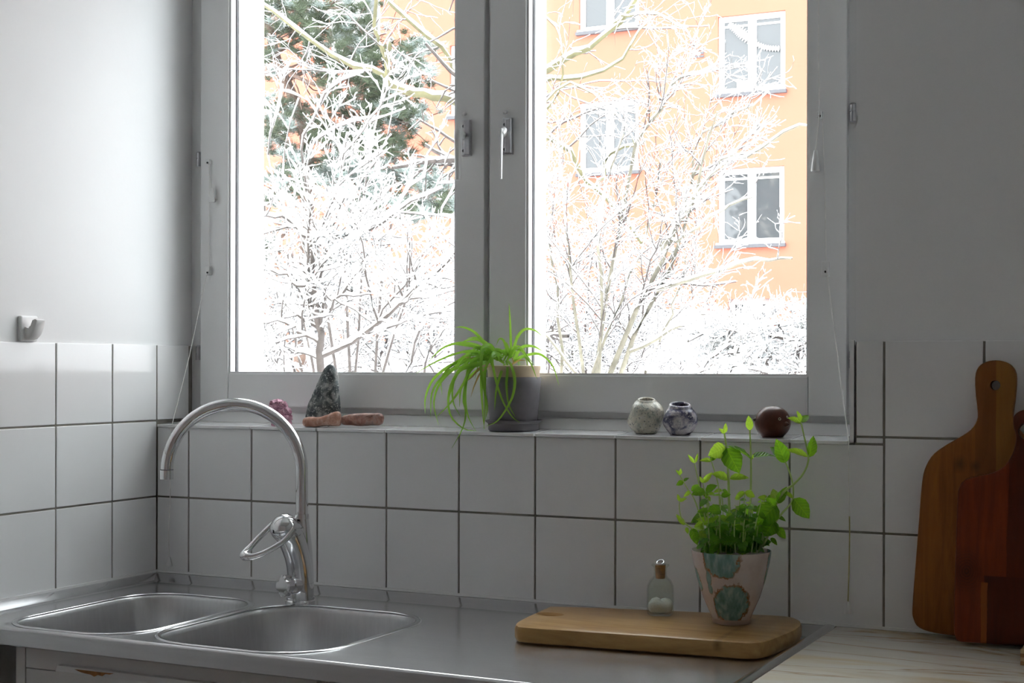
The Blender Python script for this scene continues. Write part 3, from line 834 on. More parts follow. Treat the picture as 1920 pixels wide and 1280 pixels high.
r_out = [(1940, 766), (1922, 767), (1908, 772), (1900, 782), (1900, 798), (1904, 815), (1903, 835), (1896, 855), (1882, 874), (1860, 886), (1833, 892), (1812, 898), (1800, 910), (1795, 935), (1792, 1020), (1789, 1110), (1788, 1170), (1790, 1192), (1797, 1202), (1830, 1205), (1940, 1214)]
lean_board('acacia_board', 'dark red wooden board with a knot leaning in front of the handled board', r_out, (1940, 766), (-.078, ZR), (-.0445, 1.36), .018, M['wood_red'], hole=(1926, 808), hr=.013)

ply_c = onz(1913, 1247, ZR)
ply = empty('plywood_block', (ply_c[0] + .05, ply_c[1] - .02, ZR), 'small layered plywood block on the worktop below the red board', 'block')
M['ply_l'] = plain('ply_light', (.60, .42, .22), .6, var=.1, vscale=60); M['ply_d'] = plain('ply_dark', (.33, .17, .06), .6, var=.15, vscale=60)
for k in range(4):
    obj('layer', box(ply_c[0], ply_c[0] + .12, ply_c[1], ply_c[1] + .05, ZR + .0003 + k * .0055, ZR + .0003 + (k + 1) * .0055 - .0003, .0006), M['ply_l' if k % 2 else 'ply_d'], ply)

# ------------------------------------------------------------------ salt bottle
sb = onz(1238, 1152, ZBT); SBD = depth_of(sb); q_ = SBD / FPX
bot = empty('salt_bottle', (sb[0], sb[1], ZBT), 'small square glass bottle of salt with cork stopper on the chopping board', 'bottle')
ca, sa = math.cos(.35), math.sin(.35)
def sq(r, z, e, n=36):
    out = []
    for k in range(n):
        a = 2 * math.pi * k / n
        c, s = math.cos(a), math.sin(a)
        x = r * math.copysign(abs(c) ** e, c); y = r * math.copysign(abs(s) ** e, s)
        out.append((sb[0] + x * ca - y * sa, sb[1] + x * sa + y * ca, z))
    return out
zb = ZBT + .0003; H_ = 97 * q_
R0 = 25.5 * q_
prof_o = [(R0 * .80, 0, .6), (R0 * .93, .002, .6), (R0, .008, .6), (R0, H_ * .45, .6), (R0 * .96, H_ * .56, .65), (R0 * .80, H_ * .66, .75), (R0 * .55, H_ * .725, .95), (R0 * .47, H_ * .76, 1), (R0 * .47, H_ * .90, 1), (R0 * .55, H_ * .93, 1), (R0 * .66, H_ * .955, 1), (R0 * .64, H_ * .97, 1)]
prof_i = [(R0 * .40, H_ * .965, 1), (R0 * .38, H_ * .90, 1), (R0 * .38, H_ * .76, 1), (R0 * .48, H_ * .715, .95), (R0 * .74, H_ * .64, .75), (R0 * .90, H_ * .55, .65), (R0 * .93, H_ * .45, .6), (R0 * .93, .010, .6), (R0 * .80, .005, .6)]
rs = [sq(r, zb + z, e) for r, z, e in prof_o] + [sq(r, zb + z, e) for r, z, e in prof_i]
autosmooth(obj('glass', rings(rs), M['bottle'], bot), 70)
autosmooth(obj('cork', lathe(sb[0], sb[1], [(R0 * .34, zb + H_ * .70), (R0 * .372, zb + H_ * .80), (R0 * .385, zb + H_ * .965)], 24), M['cork'], bot), 50)
autosmooth(obj('stopper_cap', lathe(sb[0], sb[1], [(R0 * .40, zb + H_ * .966), (R0 * .42, zb + H_ * .985), (R0 * .30, zb + H_ * .99), (R0 * .05, zb + H_ * .995)], 24), M['zinc'], bot), 40)
ringp = [(sb[0] + R0 * .26 * math.cos(t), sb[1] + R0 * .26 * math.sin(t), zb + H_ * 1.01 + .003 * math.sin(t)) for t in [2 * math.pi * k / 24 for k in range(24)]]
autosmooth(obj('pull_ring', tube(ringp, .0011, 8, closed=True), M['chrome'], bot), 80)
rs = []
for r, z in ((.80, .0055), (.90, .012), (.89, .018), (.70, .0225), (.40, .0245), (.1, .0235)):
    rr = sq(R0 * r, zb + z, .65)
    rs.append([(x + .0006 * math.sin(i * 2.1 + r * 9), y, z2 + (.0022 * math.sin(i * .55 + 1) if r < .9 else 0) * (1 if z > .012 else 0)) for i, (x, y, z2) in enumerate(rr)])
sl_ = autosmooth(obj('salt', rings(rs), M['salt'], bot), 60); tag(sl_, 'heap of coarse white salt')

# ------------------------------------------------------------------ mint in a glazed cup
mp = onz(1371, 1167, ZBT); MD = depth_of(mp); k_ = MD / FPX      # metres per px here
def glaze():
    t = NT('painted_glaze'); v = t.coord()
    base = t.ramp(t.noise(v, 30, 4), [(.3, (.52, .42, .36)), (.5, (.60, .51, .45)), (.7, (.56, .52, .50))])
    wob = t.noise(v, 70, 5, .65)
    wob2 = t.noise(t.coord((60, 60, 14)), 2.0, 3)
    spots = []
    def P2(px, py):
        # point on the cup's near side as seen in the photo, in object space
        zz = pd(px, py, MD)[2] - ZBT
        u = (px - 1370.5) * k_
        rr = cup_r(zz); u = max(-rr * .99, min(rr * .99, u))
        dpt = math.sqrt(max(0, rr * rr - u * u))
        w = RT * u - FW * dpt
        return (w[0], w[1], zz)
    dmin = None
    for (px, py, r, sz) in ((1340, 1040, .0335, 1.05), (1364, 1127, .0300, .80), (1446, 1055, .0250, .62), (1296, 1085, .012, .5), (1322, 1078, .0058, .38), (1326, 1098, .0042, .30)):
        c = P2(px, py)
        mpn = t.node('ShaderNodeVectorMath', operation='SUBTRACT'); t.link(t.coord(), mpn.inputs[0]); mpn.inputs[1].default_value = c
        sc = t.node('ShaderNodeVectorMath', operation='MULTIPLY'); t.link(mpn.outputs[0], sc.inputs[0]); sc.inputs[1].default_value = (1, 1, sz)
        ln = t.node('ShaderNodeVectorMath', operation='LENGTH'); t.link(sc.outputs[0], ln.inputs[0])
        d = t.math('DIVIDE', ln.outputs['Value'], r)
        dmin = d if dmin is None else t.math('MINIMUM', dmin, d)
    d = t.math('ADD', dmin, t.math('ADD', t.math('MULTIPLY_ADD', wob, .75, -.375), t.math('MULTIPLY_ADD', wob2, .55, -.275)))
    green = t.ramp(wob2, [(.3, (.10, .21, .16)), (.5, (.19, .31, .26)), (.7, (.36, .46, .41))])
    inside = t.ramp(d, [(.90, (1, 1, 1)), (.93, (0, 0, 0))])
    edge = t.ramp(d, [(.84, (0, 0, 0)), (.90, (1, 1, 1)), (.95, (1, 1, 1)), (1.0, (0, 0, 0))])
    c = t.mix(inside, base, green)
    c = t.mix(t.math('MULTIPLY', edge, t.ramp(wob, [(.35, (.25, .25, .25)), (.55, (1, 1, 1))])), c, (.24, .11, .03))
    sep = t.node('ShaderNodeSeparateXYZ'); t.link(t.coord(), sep.inputs[0])
    foot = t.math('LESS_THAN', sep.outputs[2], .0085)
    c = t.mix(foot, c, (.50, .36, .28))
    t.set(color=c, rough=t.math('MULTIPLY_ADD', foot, .4, .16))
    return t.m
CUP = [(.0, 33.5), (.0085, 36), (.018, 41), (.040, 53), (.070, 64.5), (.095, 71.5), (.1125, 74.5)]
def cup_r(z):
    for (a, ra), (b, rb) in zip(CUP, CUP[1:]):
        if z <= b: return (ra + (rb - ra) * max(0, z - a) / (b - a)) * k_
    return CUP[-1][1] * k_
cupH = .1125
M['glaze'] = glaze()
mint = empty('potted_mint', (mp[0], mp[1], ZBT), 'leafy green mint in a beige cup with teal glaze patches on the chopping board', 'plant')
zo = ZBT + .0003
prof = [(33 * k_, zo), (35.2 * k_, zo + .0008), (35.6 * k_, zo + .0078), (36.6 * k_, zo + .009)] + [(cup_r(z), zo + z) for z in (.018, .028, .04, .055, .07, .083, .095, .105, .1118)] + [(74.3 * k_, zo + .113), (73 * k_, zo + .1132), (72 * k_, zo + .112), (70 * k_, zo + .10), (66 * k_, zo + .088)]
autosmooth(obj('cup', lathe(mp[0], mp[1], prof, 56, True, False), M['glaze'], mint), 60)
random.seed(11)
autosmooth(obj('soil', lathe(mp[0], mp[1], [(68 * k_, zo + .092), (50 * k_, zo + .096), (25 * k_, zo + .097), (3 * k_, zo + .098)], 32), M['soil'], mint), 60)
# leaf mesh: unit length along +x, width along y, folded on the midrib, serrated
def leaf_mesh(name, m, wid=.55, curl=.18, fold=.25, seed=0):
    rnd = random.Random(seed); V = []; F = []; n = 9
    for i in range(n + 1):
        t = i / n
        w = wid * .5 * (math.sin(math.pi * min(1, t * 1.0) ** .8) ** .85) * (1.0 if t < .98 else .1)
        if i % 2 == 1: w *= 1.06
        zc = -curl * t * t
        rip = .02 * math.sin(t * 22)
        for s in (-1, -.5, 0, .5, 1):
            V.append((t, s * w, zc + abs(s) * w * fold + rip * abs(s) * .6 - (.015 if s == 0 else 0)))
    for i in range(n):
        for k in range(4): F.append((i * 5 + k, i * 5 + k + 1, i * 5 + k + 6, i * 5 + k + 5))
    return mesh_from(name, V, F, m, True)
LV = [leaf_mesh('leaf', M['mint'], .58, .2, .3, 1), leaf_mesh('leaf', M['mint'], .66, .35, .2, 2), leaf_mesh('leaf', M['mint'], .5, .05, .35, 3)]
LL = [leaf_mesh('leaf', M['mint_light'], .52, .15, .3, 4), leaf_mesh('leaf', M['mint_light'], .45, .3, .4, 5)]
def put_leaf(parent, me, base, tip, side_hint, wscale=1.0):
    base = Vector([float(x) for x in base]); tip = Vector([float(x) for x in tip])
    x = tip - base; L = x.length; x.normalize()
    h = Vector([float(q) for q in side_hint]); z = h - x * h.dot(x)
    if z.length < 1e-4: z = Vector((0, 0, 1))
    z.normalize(); y = z.cross(x)
    m = Matrix((x * L, y * L * wscale, z * L)).transposed().to_4x4()
    m.translation = base - wloc(parent)
    o = bpy.data.objects.new('leaf', me); COL.objects.link(o); o.parent = parent; o.matrix_local = m
    return o
def Mp(px, py, dd=0.0): return pd(px, py, MD + dd)
TOC = -FW   # towards the room
def stem(pts, r0=.0016, r1=.0008, m='mint_stem'):
    sm = smoothline([Mp(*p) for p in pts], 18)
    o = obj('stem', tube(sm, [r0 + (r1 - r0) * i / 17 for i in range(18)], 7), M[m], mint, True)
    return o
rn = random.Random(5)
def lf(st, kind, b, t, hint=None, ws=1.0):
    me = (LL if kind == 'l' else LV)[rn.randrange(2)]
    h = hint if hint is not None else (TOC * rn.uniform(.3, 1) + np.array([rn.uniform(-.5, .5), 0, rn.uniform(.2, 1)]))
    return put_leaf(st, me, Mp(*b), Mp(*t), h, ws)
s1 = stem([(1372, 1032, 0), (1369, 985, .0), (1367, 940, -.002), (1365, 879, 0), (1361, 832, 0), (1358, 812, 0)], .0026, .0014)
lf(s1, 'l', (1358, 812, 0), (1362, 794, -.004)); lf(s1, 'l', (1357, 812, 0), (1349, 803, -.006)); lf(s1, 'l', (1360, 838, 0), (1331, 853, -.018), TOC, 1.4)
lf(s1, 'd', (1362, 840, -.002), (1386, 884, -.022), TOC, 1.25); lf(s1, 'd', (1362, 838, .0), (1340, 846, .02)); lf(s1, 'l', (1366, 897, 0), (1337, 886, -.012)); lf(s1, 'l', (1368, 897, 0), (1402, 890, -.010))
s2 = stem([(1400, 1030, 0), (1406, 960, .0), (1408, 904, .0), (1408, 860, 0), (1406, 806, 0)], .002, .0012)
lf(s2, 'l', (1406, 807, 0), (1404, 779, -.002), TOC, .95); lf(s2, 'd', (1408, 860, 0), (1370, 828, -.008), (0, -.3, 1), .8); lf(s2, 'd', (1409, 858, 0), (1452, 842, .004), (0, -.5, 1), .7); lf(s2, 'l', (1408, 862, 0), (1413, 852, -.004))
s3 = stem([(1425, 1030, -.005), (1440, 975, -.01), (1467, 925, -.012), (1489, 907, -.012), (1507, 886, -.01), (1516, 861, -.008), (1511, 832, -.006), (1502, 793, -.004)], .0022, .0012)
lf(s3, 'l', (1515, 856, -.008), (1476, 839, -.018), (0, -.7, .7), .7); lf(s3, 'd', (1517, 857, -.008), (1529, 816, -.002), (.6, -.7, 0), .8)
lf(s3, 'l', (1502, 793, -.004), (1479, 781, -.010)); lf(s3, 'l', (1501, 791, -.004), (1496, 769, -.004)); lf(s3, 'd', (1503, 792, -.004), (1515, 774, .002))
s4 = stem([(1430, 1025, -.01), (1450, 985, -.014), (1467, 961, -.014), (1485, 940, -.012), (1487, 911, -.01), (1479, 881, -.008), (1472, 865, -.006)], .0018, .0011)
lf(s4, 'd', (1473, 868, -.006), (1457, 824, -.012), TOC, .95); lf(s4, 'd', (1471, 862, -.004), (1449, 832, .004)); lf(s4, 'd', (1488, 934, -.012), (1518, 971, -.022), TOC, 1.15); lf(s4, 'l', (1486, 934, -.012), (1470, 918, -.014))
s5 = stem([(1355, 1030, 0), (1350, 960, 0), (1347, 911, 0), (1334, 864, 0)]); lf(s5, 'l', (1334, 864, 0), (1314, 860, -.006)); lf(s5, 'd', (1335, 864, 0), (1338, 848, -.002)); lf(s5, 'l', (1334, 863, 0), (1346, 850, .003))
s6 = stem([(1335, 1030, 0), (1322, 970, 0), (1311, 909, 0), (1302, 868, 0)]); lf(s6, 'l', (1302, 868, 0), (1290, 852, -.002), TOC, .6); lf(s6, 'l', (1303, 868, 0), (1309, 850, -.002), TOC, .6)
s7 = stem([(1330, 1030, .003), (1318, 985, .002), (1302, 936, 0), (1288, 914, 0), (1275, 891, 0)], .0014, .0007)
lf(s7, 'l', (1275, 891, 0), (1268, 880, -.002)); lf(s7, 'l', (1275, 890, 0), (1277, 878, -.002)); lf(s7, 'd', (1281, 902, 0), (1270, 908, -.006)); lf(s7, 'd', (1282, 902, 0), (1290, 894, -.002)); lf(s7, 'l', (1294, 920, 0), (1284, 930, -.008), TOC); lf(s7, 'd', (1296, 920, 0), (1312, 908, .003))
s8 = stem([(1335, 1030, -.01), (1318, 998, -.012), (1297, 990, -.012), (1280, 975, -.012), (1274, 955, -.012), (1274, 938, -.012)], .0014, .0008)
lf(s8, 'l', (1274, 940, -.012), (1271, 926, -.012)); lf(s8, 'l', (1274, 940, -.012), (1287, 933, -.016)); lf(s8, 'l', (1284, 984, -.012), (1268, 964, -.012), TOC, .7); lf(s8, 'l', (1287, 988, -.012), (1290, 1000, -.018)); lf(s8, 'd', (1297, 990, -.012), (1308, 1020, -.024), TOC, .9); lf(s8, 'l', (1312, 994, -.012), (1324, 1010, -.024), TOC, 1.1)
s9 = stem([(1385, 1030, -.004), (1400, 985, -.006), (1432, 975, -.012), (1458, 942, -.014)], .0016, .001)
for b_, t_, kd, ws in (((1456, 946, -.014), (1420, 978, -.026), 'd', 1.3), ((1458, 944, -.014), (1474, 912, -.016), 'd', .7), ((1457, 944, -.014), (1449, 914, .0), 'l', 1.), ((1455, 950, -.014), (1440, 935, -.03), 'd', 1), ((1456, 968, -.014), (1475, 973, -.016), 'd', .8), ((1452, 975, -.014), (1435, 1003, -.03), 'd', 1.5), ((1455, 990, -.014), (1476, 1007, -.018), 'd', 1), ((1445, 1008, -.012), (1457, 1019, -.02), 'd', .8)):
    lf(s9, kd, b_, t_, None, ws)
s10 = stem([(1365, 1030, -.004), (1345, 985, -.01), (1325, 935, -.01), (1318, 905, -.008)], .0014, .0008)
for b_, t_, kd, ws in (((1318, 905, -.008), (1335, 885, -.01), 'l', .9), ((1318, 905, -.008), (1312, 893, -.01), 'l', 1), ((1322, 920, -.01), (1300, 922, -.02), 'd', 1.1), ((1323, 922, -.01), (1342, 908, -.02), 'd', 1.2), ((1326, 936, -.01), (1312, 945, -.02), 'd', 1)):
    lf(s10, kd, b_, t_, None, ws)
# bushy lower growth
for k in range(32):
    a = 2 * math.pi * k / 32 * 5 + rn.uniform(-.3, .3); rr = math.sqrt(rn.random()) * .85
    bx = 1371 + 62 * rr * math.cos(a); bd = .055 * rr * math.sin(a)
    tx = 1378 + (bx - 1371) * 1.25 + rn.uniform(-10, 10); ty = rn.uniform(918, 992); td = bd * 1.25
    st = stem([(bx, 1036, bd), ((bx + tx) / 2 + rn.uniform(-5, 5), (1033 + ty) / 2, (bd + td) / 2), (tx, ty, td)], .0013, .0008)
    ph = rn.uniform(0, math.pi)
    for j in range(4):
        f_ = 1 - j * .25
        cxp = bx + (tx - bx) * f_; cyp = 1036 + (ty - 1036) * f_; cd = bd + (td - bd) * f_
        ph += math.pi / 2 + rn.uniform(-.3, .3)
        Ls = rn.uniform(21, 38) * (1 if j else .65)
        for sgn in (0, math.pi):
            ax_ = math.cos(ph + sgn); az = math.sin(ph + sgn)
            tip = (cxp + Ls * ax_ * .85, cyp + Ls * rn.uniform(-.35, .6), cd + Ls * k_ * az * .7)
            if tip[1] > 1034 and abs(tip[0] - 1371) > 40: tip = (tip[0], 1022, tip[2])
            lf(st, 'l' if (j == 0 and rn.random() < .6) or rn.random() < .10 else 'd', (cxp, cyp, cd), tip,
               TOC * rn.uniform(.3, 1.1) + np.array([rn.uniform(-.4, .4), 0, rn.uniform(.4, 1.0)]), rn.uniform(.95, 1.3))

# ------------------------------------------------------------------ spider plant on the sill
SYP = .046
sp0 = at(963, 803, SYP); zs_ = sill_z(SYP) + .0005; PD = depth_of(sp0); g_ = PD / FPX
sc_ = empty('plant_saucer', (sp0[0], sp0[1], zs_), 'round dark grey saucer on the tiled sill under the grey pot', 'saucer')
autosmooth(obj('dish', lathe(sp0[0], sp0[1], [(45 * g_, zs_ - .0015), (47.5 * g_, zs_ + .001), (48 * g_, zs_ + .012), (53 * g_, zs_ + .0155), (53.5 * g_, zs_ + .018), (51 * g_, zs_ + .0182), (46 * g_, zs_ + .0135), (44 * g_, zs_ + .005)], 48), M['potgrey'], sc_), 50)
sp = empty('potted_spider_plant', (sp0[0], sp0[1], zs_ + .005), 'grass-like green spider plant with drooping blades in a grey and cream pot', 'plant')
zp = zs_ + .0058
def hz(py): return pd(963, py, PD)[2]
autosmooth(obj('pot', lathe(sp0[0], sp0[1], [(42 * g_, zp), (43.5 * g_, zp + .002), (48 * g_, hz(755)), (49.6 * g_, hz(729)), (50.2 * g_, hz(726)), (50.6 * g_, hz(722)), (52.0 * g_, hz(708)), (51.6 * g_, hz(706.5)), (50.2 * g_, hz(707)), (46 * g_, hz(740))], 56, True, False), M['potgrey'], sp), 50)
autosmooth(tag(obj('inner_pot', lathe(sp0[0], sp0[1], [(46.5 * g_, hz(730)), (47.5 * g_, hz(715)), (49.3 * g_, hz(694)), (50.6 * g_, hz(692)), (50.8 * g_, hz(686)), (49.6 * g_, hz(685)), (47.6 * g_, hz(687)), (46.6 * g_, hz(700))], 56, False, False), M['potcream'], sp), 'cream terracotta pot rim'), 50)
obj('soil', lathe(sp0[0], sp0[1], [(47 * g_, hz(697)), (30 * g_, hz(694)), (4 * g_, hz(692))], 28), M['soil'], sp)
def blade(pts, w, m):
    """arching ribbon through px points (crop units) with depth offsets"""
    P_ = smoothline([pd(780 + x / 4.923, 580 + y / 4.923, PD + d) for x, y, d in pts], 18)
    V = []; F = []
    for i, p in enumerate(P_):
        t = i / 17
        tan = P_[min(i + 1, 17)] - P_[max(i - 1, 0)]; tan = tan / (np.linalg.norm(tan) + 1e-9)
        side = np.cross(tan, -FW); side = side / (np.linalg.norm(side) + 1e-9)
        nn = np.cross(side, tan)
        wd = w * (1 - t ** 2.2) * (.75 + .5 * min(1, t * 3)) + .0002
        V += [p - side * wd + nn * wd * .3, p, p + side * wd + nn * wd * .3]
    for i in range(17):
        for k in range(2): F.append((i * 3 + k, i * 3 + k + 1, i * 3 + k + 4, i * 3 + k + 3))
    return obj('leaf', (V, F), m, sp, True)
W_ = .0022
bl = [
 [(880, 440, 0), (875, 300, 0), (868, 100, 0), (858, -60, 0)],
 [(890, 440, 0), (930, 270, .004), (1000, 185, .006), (1090, 190, .004), (1165, 245, 0)],
 [(900, 460, 0), (980, 350, -.005), (1080, 340, -.01), (1170, 385, -.014)],
 [(900, 480, -.01), (1030, 420, -.02), (1150, 415, -.03), (1260, 520, -.034), (1320, 700, -.036)],
 [(910, 470, -.01), (990, 430, -.03), (1060, 500, -.045), (1115, 640, -.05)],
 [(840, 470, -.02), (880, 520, -.05), (912, 660, -.062), (880, 830, -.064), (760, 1020, -.056), (650, 1075, -.05)],
 [(830, 470, -.02), (845, 540, -.05), (835, 700, -.06), (855, 870, -.06), (915, 990, -.055)],
 [(760, 400, -.02), (705, 430, -.05), (725, 600, -.062), (790, 820, -.064), (880, 980, -.056), (960, 1045, -.05)],
 [(800, 430, -.02), (720, 400, -.04), (690, 480, -.05), (720, 560, -.055)],
 [(820, 500, -.02), (780, 600, -.05), (740, 750, -.06), (725, 930, -.06)],
 [(640, 500, -.02), (605, 620, -.045), (610, 850, -.05), (630, 1110, -.05)],
 [(650, 500, -.02), (625, 650, -.045), (640, 850, -.05), (625, 1100, -.048)],
 [(700, 450, -.01), (630, 330, -.02), (600, 560, -.05), (655, 880, -.05), (640, 1020, -.05)],
 [(700, 460, 0), (560, 440, -.02), (480, 560, -.03), (455, 800, -.034), (480, 980, -.034), (550, 1120, -.034)],
 [(690, 470, 0), (540, 480, -.02), (470, 640, -.03), (440, 830, -.04), (460, 950, -.05), (430, 1100, -.06), (330, 1280, -.07)],
 [(680, 470, 0), (520, 540, -.03), (430, 700, -.04), (320, 860, -.045), (180, 1000, -.045)],
 [(680, 460, 0), (500, 470, -.02), (360, 620, -.03), (300, 800, -.034), (320, 980, -.035), (440, 1100, -.035), (560, 1120, -.035)],
 [(680, 450, 0), (480, 460, 0), (300, 590, -.01), (200, 720, -.014), (165, 880, -.014), (210, 1070, -.014)],
 [(680, 440, 0), (470, 470, .01), (270, 600, .005), (150, 760, 0), (135, 990, 0)],
 [(690, 430, 0), (520, 420, .01), (380, 480, .012), (240, 620, .01), (240, 790, .01)],
 [(690, 420, 0), (520, 380, .01), (330, 420, .014), (150, 500, .014), (0, 590, .014)],
 [(690, 400, 0), (560, 330, .01), (400, 310, .014), (240, 360, .016), (100, 500, .016)],
 [(700, 390, 0), (600, 290, 0), (490, 280, .006), (370, 330, .01)],
 [(700, 400, 0), (630, 310, -.01), (540, 210, -.014), (440, 165, -.012), (360, 165, -.01)],
 [(690, 420, 0), (560, 400, -.02), (430, 440, -.02), (360, 540, -.02)],
 [(720, 420, 0), (660, 320, .0), (560, 262, .0), (470, 265, .0)],
 [(700, 440, 0), (560, 350, -.02), (440, 330, -.025), (360, 325, -.025)],
 [(700, 470, 0), (560, 500, -.03), (420, 530, -.035), (330, 575, -.035)],
 [(690, 480, 0), (560, 520, -.03), (400, 560, -.035), (340, 700, -.035), (345, 860, -.035), (410, 985, -.035)],
 [(690, 470, 0), (520, 520, .0), (390, 580, .0), (310, 780, .0), (300, 900, 0)],
 [(860, 440, 0), (840, 380, -.01), (810, 290, -.01), (770, 270, -.014), (740, 330, -.02)],
 [(870, 450, 0), (860, 400, 0), (840, 330, 0), (830, 300, 0)],
 [(880, 440, 0), (900, 380, -.01), (950, 340, -.012), (1020, 420, -.03), (1095, 520, -.04)],
 [(840, 470, 0), (880, 400, -.01), (910, 320, -.014), (925, 240, -.012)],
 [(760, 470, 0), (720, 380, -.02), (660, 340, -.03), (610, 360, -.04)],
 [(780, 480, -.01), (740, 420, -.03), (650, 520, -.05), (640, 700, -.055), (650, 860, -.055)],
 [(760, 470, .0), (640, 400, .01), (500, 400, .016), (420, 400, .016)],
 [(690, 470, 0), (520, 600, .012), (420, 720, .014), (400, 900, .012)],
 [(690, 430, 0), (400, 480, .012), (180, 620, .014), (90, 800, .012), (85, 960, .012)],
]
for k in range(15):
    c0 = (rn.uniform(640, 900), rn.uniform(420, 500), rn.uniform(-.02, .01))
    s_ = rn.choice((-1, -1, -1, 1)); ln_ = rn.uniform(120, 330); hh = rn.uniform(20, 130); dd = rn.uniform(-.035, .02)
    bl.append([c0, (c0[0] + s_ * ln_ * .35, c0[1] - hh, dd * .5), (c0[0] + s_ * ln_ * .75, c0[1] - hh * .9, dd), (c0[0] + s_ * ln_, c0[1] - hh * .9 + ln_ * rn.uniform(.3, .9), dd * 1.2)])
for i, b_ in enumerate(bl):
    blade(b_, W_ * rn.uniform(.75, 1.15), M['blade'])
for b_ in ([(680, 500, -.02), (590, 540, -.04), (520, 620, -.045), (470, 660, -.045)], [(690, 510, -.02), (600, 580, -.04), (540, 700, -.045), (505, 810, -.045)], [(900, 500, -.01), (950, 470, -.03), (1010, 470, -.034)], [(890, 510, -.01), (900, 480, -.03), (880, 440, -.03)], [(700, 470, .0), (560, 450, .0), (430, 440, .0)]):
    blade(b_, .0013, M['blade_dry'])

# ------------------------------------------------------------------ stones on the sill
def loft(secs, n=26, amp=.0012, freq=90, seed=0, sub=4, axis='z'):
    """secs: list of (h, xc, half width, yc, half depth) along axis, smoothly interpolated, lumpy"""
    S = smoothline([np.array(s) for s in secs], (len(secs) - 1) * sub + 1)
    rs = []
    for h, xc, hw, yc, hd in S:
        hw = max(hw, .0004); hd = max(hd, .0004); ring = []
        for k in range(n):
            a = 2 * math.pi * k / n
            c, s = math.cos(a), math.sin(a)
            e = .8
            p = Vector((xc + hw * math.copysign(abs(c) ** e, c), yc + hd * math.copysign(abs(s) ** e, s), h)) if axis == 'z' else \
                Vector((h, xc + hw * math.copysign(abs(c) ** e, c), yc + hd * math.copysign(abs(s) ** e, s)))
            d = noise.noise_vector(p * freq + Vector((seed, seed * 2, 0)))
            d2 = noise.noise_vector(p * freq * 2.7 + Vector((seed, 0, seed)))
            ring.append(tuple(p + d * amp * min(1, hw / .006) + d2 * amp * .5 * min(1, hw / .006)))
        rs.append(ring)
    return rings(rs)
YR = .045
def X_(px, y=YR): return at(px, 790, y)[0]
gq = depth_of(at(610, 790, .055)) / FPX
def Zp(py, px=610, y=.055): return at(px, py, y)[2]
base_z = sill_z(.05)
rockY = .056
secs = [(base_z - .001, X_(606, rockY), 35 * gq, rockY, .020), (Zp(780), X_(606, rockY), 35.5 * gq, rockY, .021), (Zp(765), X_(607, rockY), 34 * gq, rockY, .020), (Zp(745), X_(610, rockY), 28 * gq, rockY, .018), (Zp(728), X_(612, rockY), 24 * gq, rockY + .001, .016), (Zp(712), X_(615, rockY), 19.5 * gq, rockY + .002, .013), (Zp(698), X_(617, rockY), 15 * gq, rockY + .003, .010), (Zp(687), X_(617, rockY), 9 * gq, rockY + .003, .006), (Zp(683), X_(617, rockY), 2 * gq, rockY + .003, .002)]
tag(autosmooth(fix_normals(obj('pointed_rock', loft(secs, 30, .0016, 70, 1), M['rock_grey'], base=(X_(606, rockY), rockY, base_z))), 45), 'tall pointed dark grey stone with pale lichen standing on the sill', 'stone')
yk = .028
secs = [(Zp(799, 525, yk), X_(528, yk), 18 * gq, yk, .012), (Zp(788, 525, yk), X_(528, yk), 21 * gq, yk, .013), (Zp(775, 525, yk), X_(526, yk), 22 * gq, yk, .012), (Zp(762, 525, yk), X_(523, yk), 19 * gq, yk, .011), (Zp(754, 525, yk), X_(521, yk), 16 * gq, yk, .009), (Zp(750.5, 525, yk), X_(520, yk), 10 * gq, yk, .005)]
tag(autosmooth(fix_normals(obj('pink_crystal', loft(secs, 40, .0042, 170, 5, sub=6), M['rock_pink'], base=(X_(526, yk), yk, base_z))), 12), 'rough pink crystal rock on the sill behind the tap spout', 'stone')
# rose pebble (saddle shaped) and long brown stone are lofted along x
yk = .016; zb_ = sill_z(yk)
def hsec(px, ytop, ybot, y, hd): 
    a, b = Zp(ytop, px, y), Zp(ybot, px, y)
    return (X_(px, y), y, hd, (a + b) / 2, (a - b) / 2)
secs = [hsec(569.5, 791, 797, yk, .003), hsec(573, 783, 799, yk, .009), hsec(583, 781, 800, yk, .012), hsec(596, 782, 799.5, yk, .012), hsec(609, 779, 797.5, yk, .012), hsec(622, 774, 798, yk, .012), hsec(632, 771, 799, yk, .011), hsec(636.5, 774, 797, yk, .007), hsec(637.5, 780, 792, yk, .002)]
tag(autosmooth(fix_normals(obj('rose_pebble', loft(secs, 24, .0007, 110, 7, axis='x'), M['rock_rose'], base=(X_(600, yk), yk, zb_))), 50), 'small rose-coloured saddle-shaped stone lying in front of the pointed rock', 'stone')
yk = .032
secs = [hsec(640, 783, 794, yk, .004), hsec(646, 779, 796, yk, .010), hsec(660, 776, 797, yk, .013), hsec(680, 775, 798, yk, .013), hsec(698, 774, 797.5, yk, .012), hsec(710, 774, 797, yk, .011), hsec(716, 778, 793, yk, .007), hsec(717.5, 782, 789, yk, .002)]
tag(autosmooth(fix_normals(obj('brown_stone', loft(secs, 24, .0012, 100, 9, axis='x'), M['rock_brown'], base=(X_(680, yk), yk, sill_z(yk)))), 40), 'long flat red-brown stone lying on the sill beside the pointed rock', 'stone')

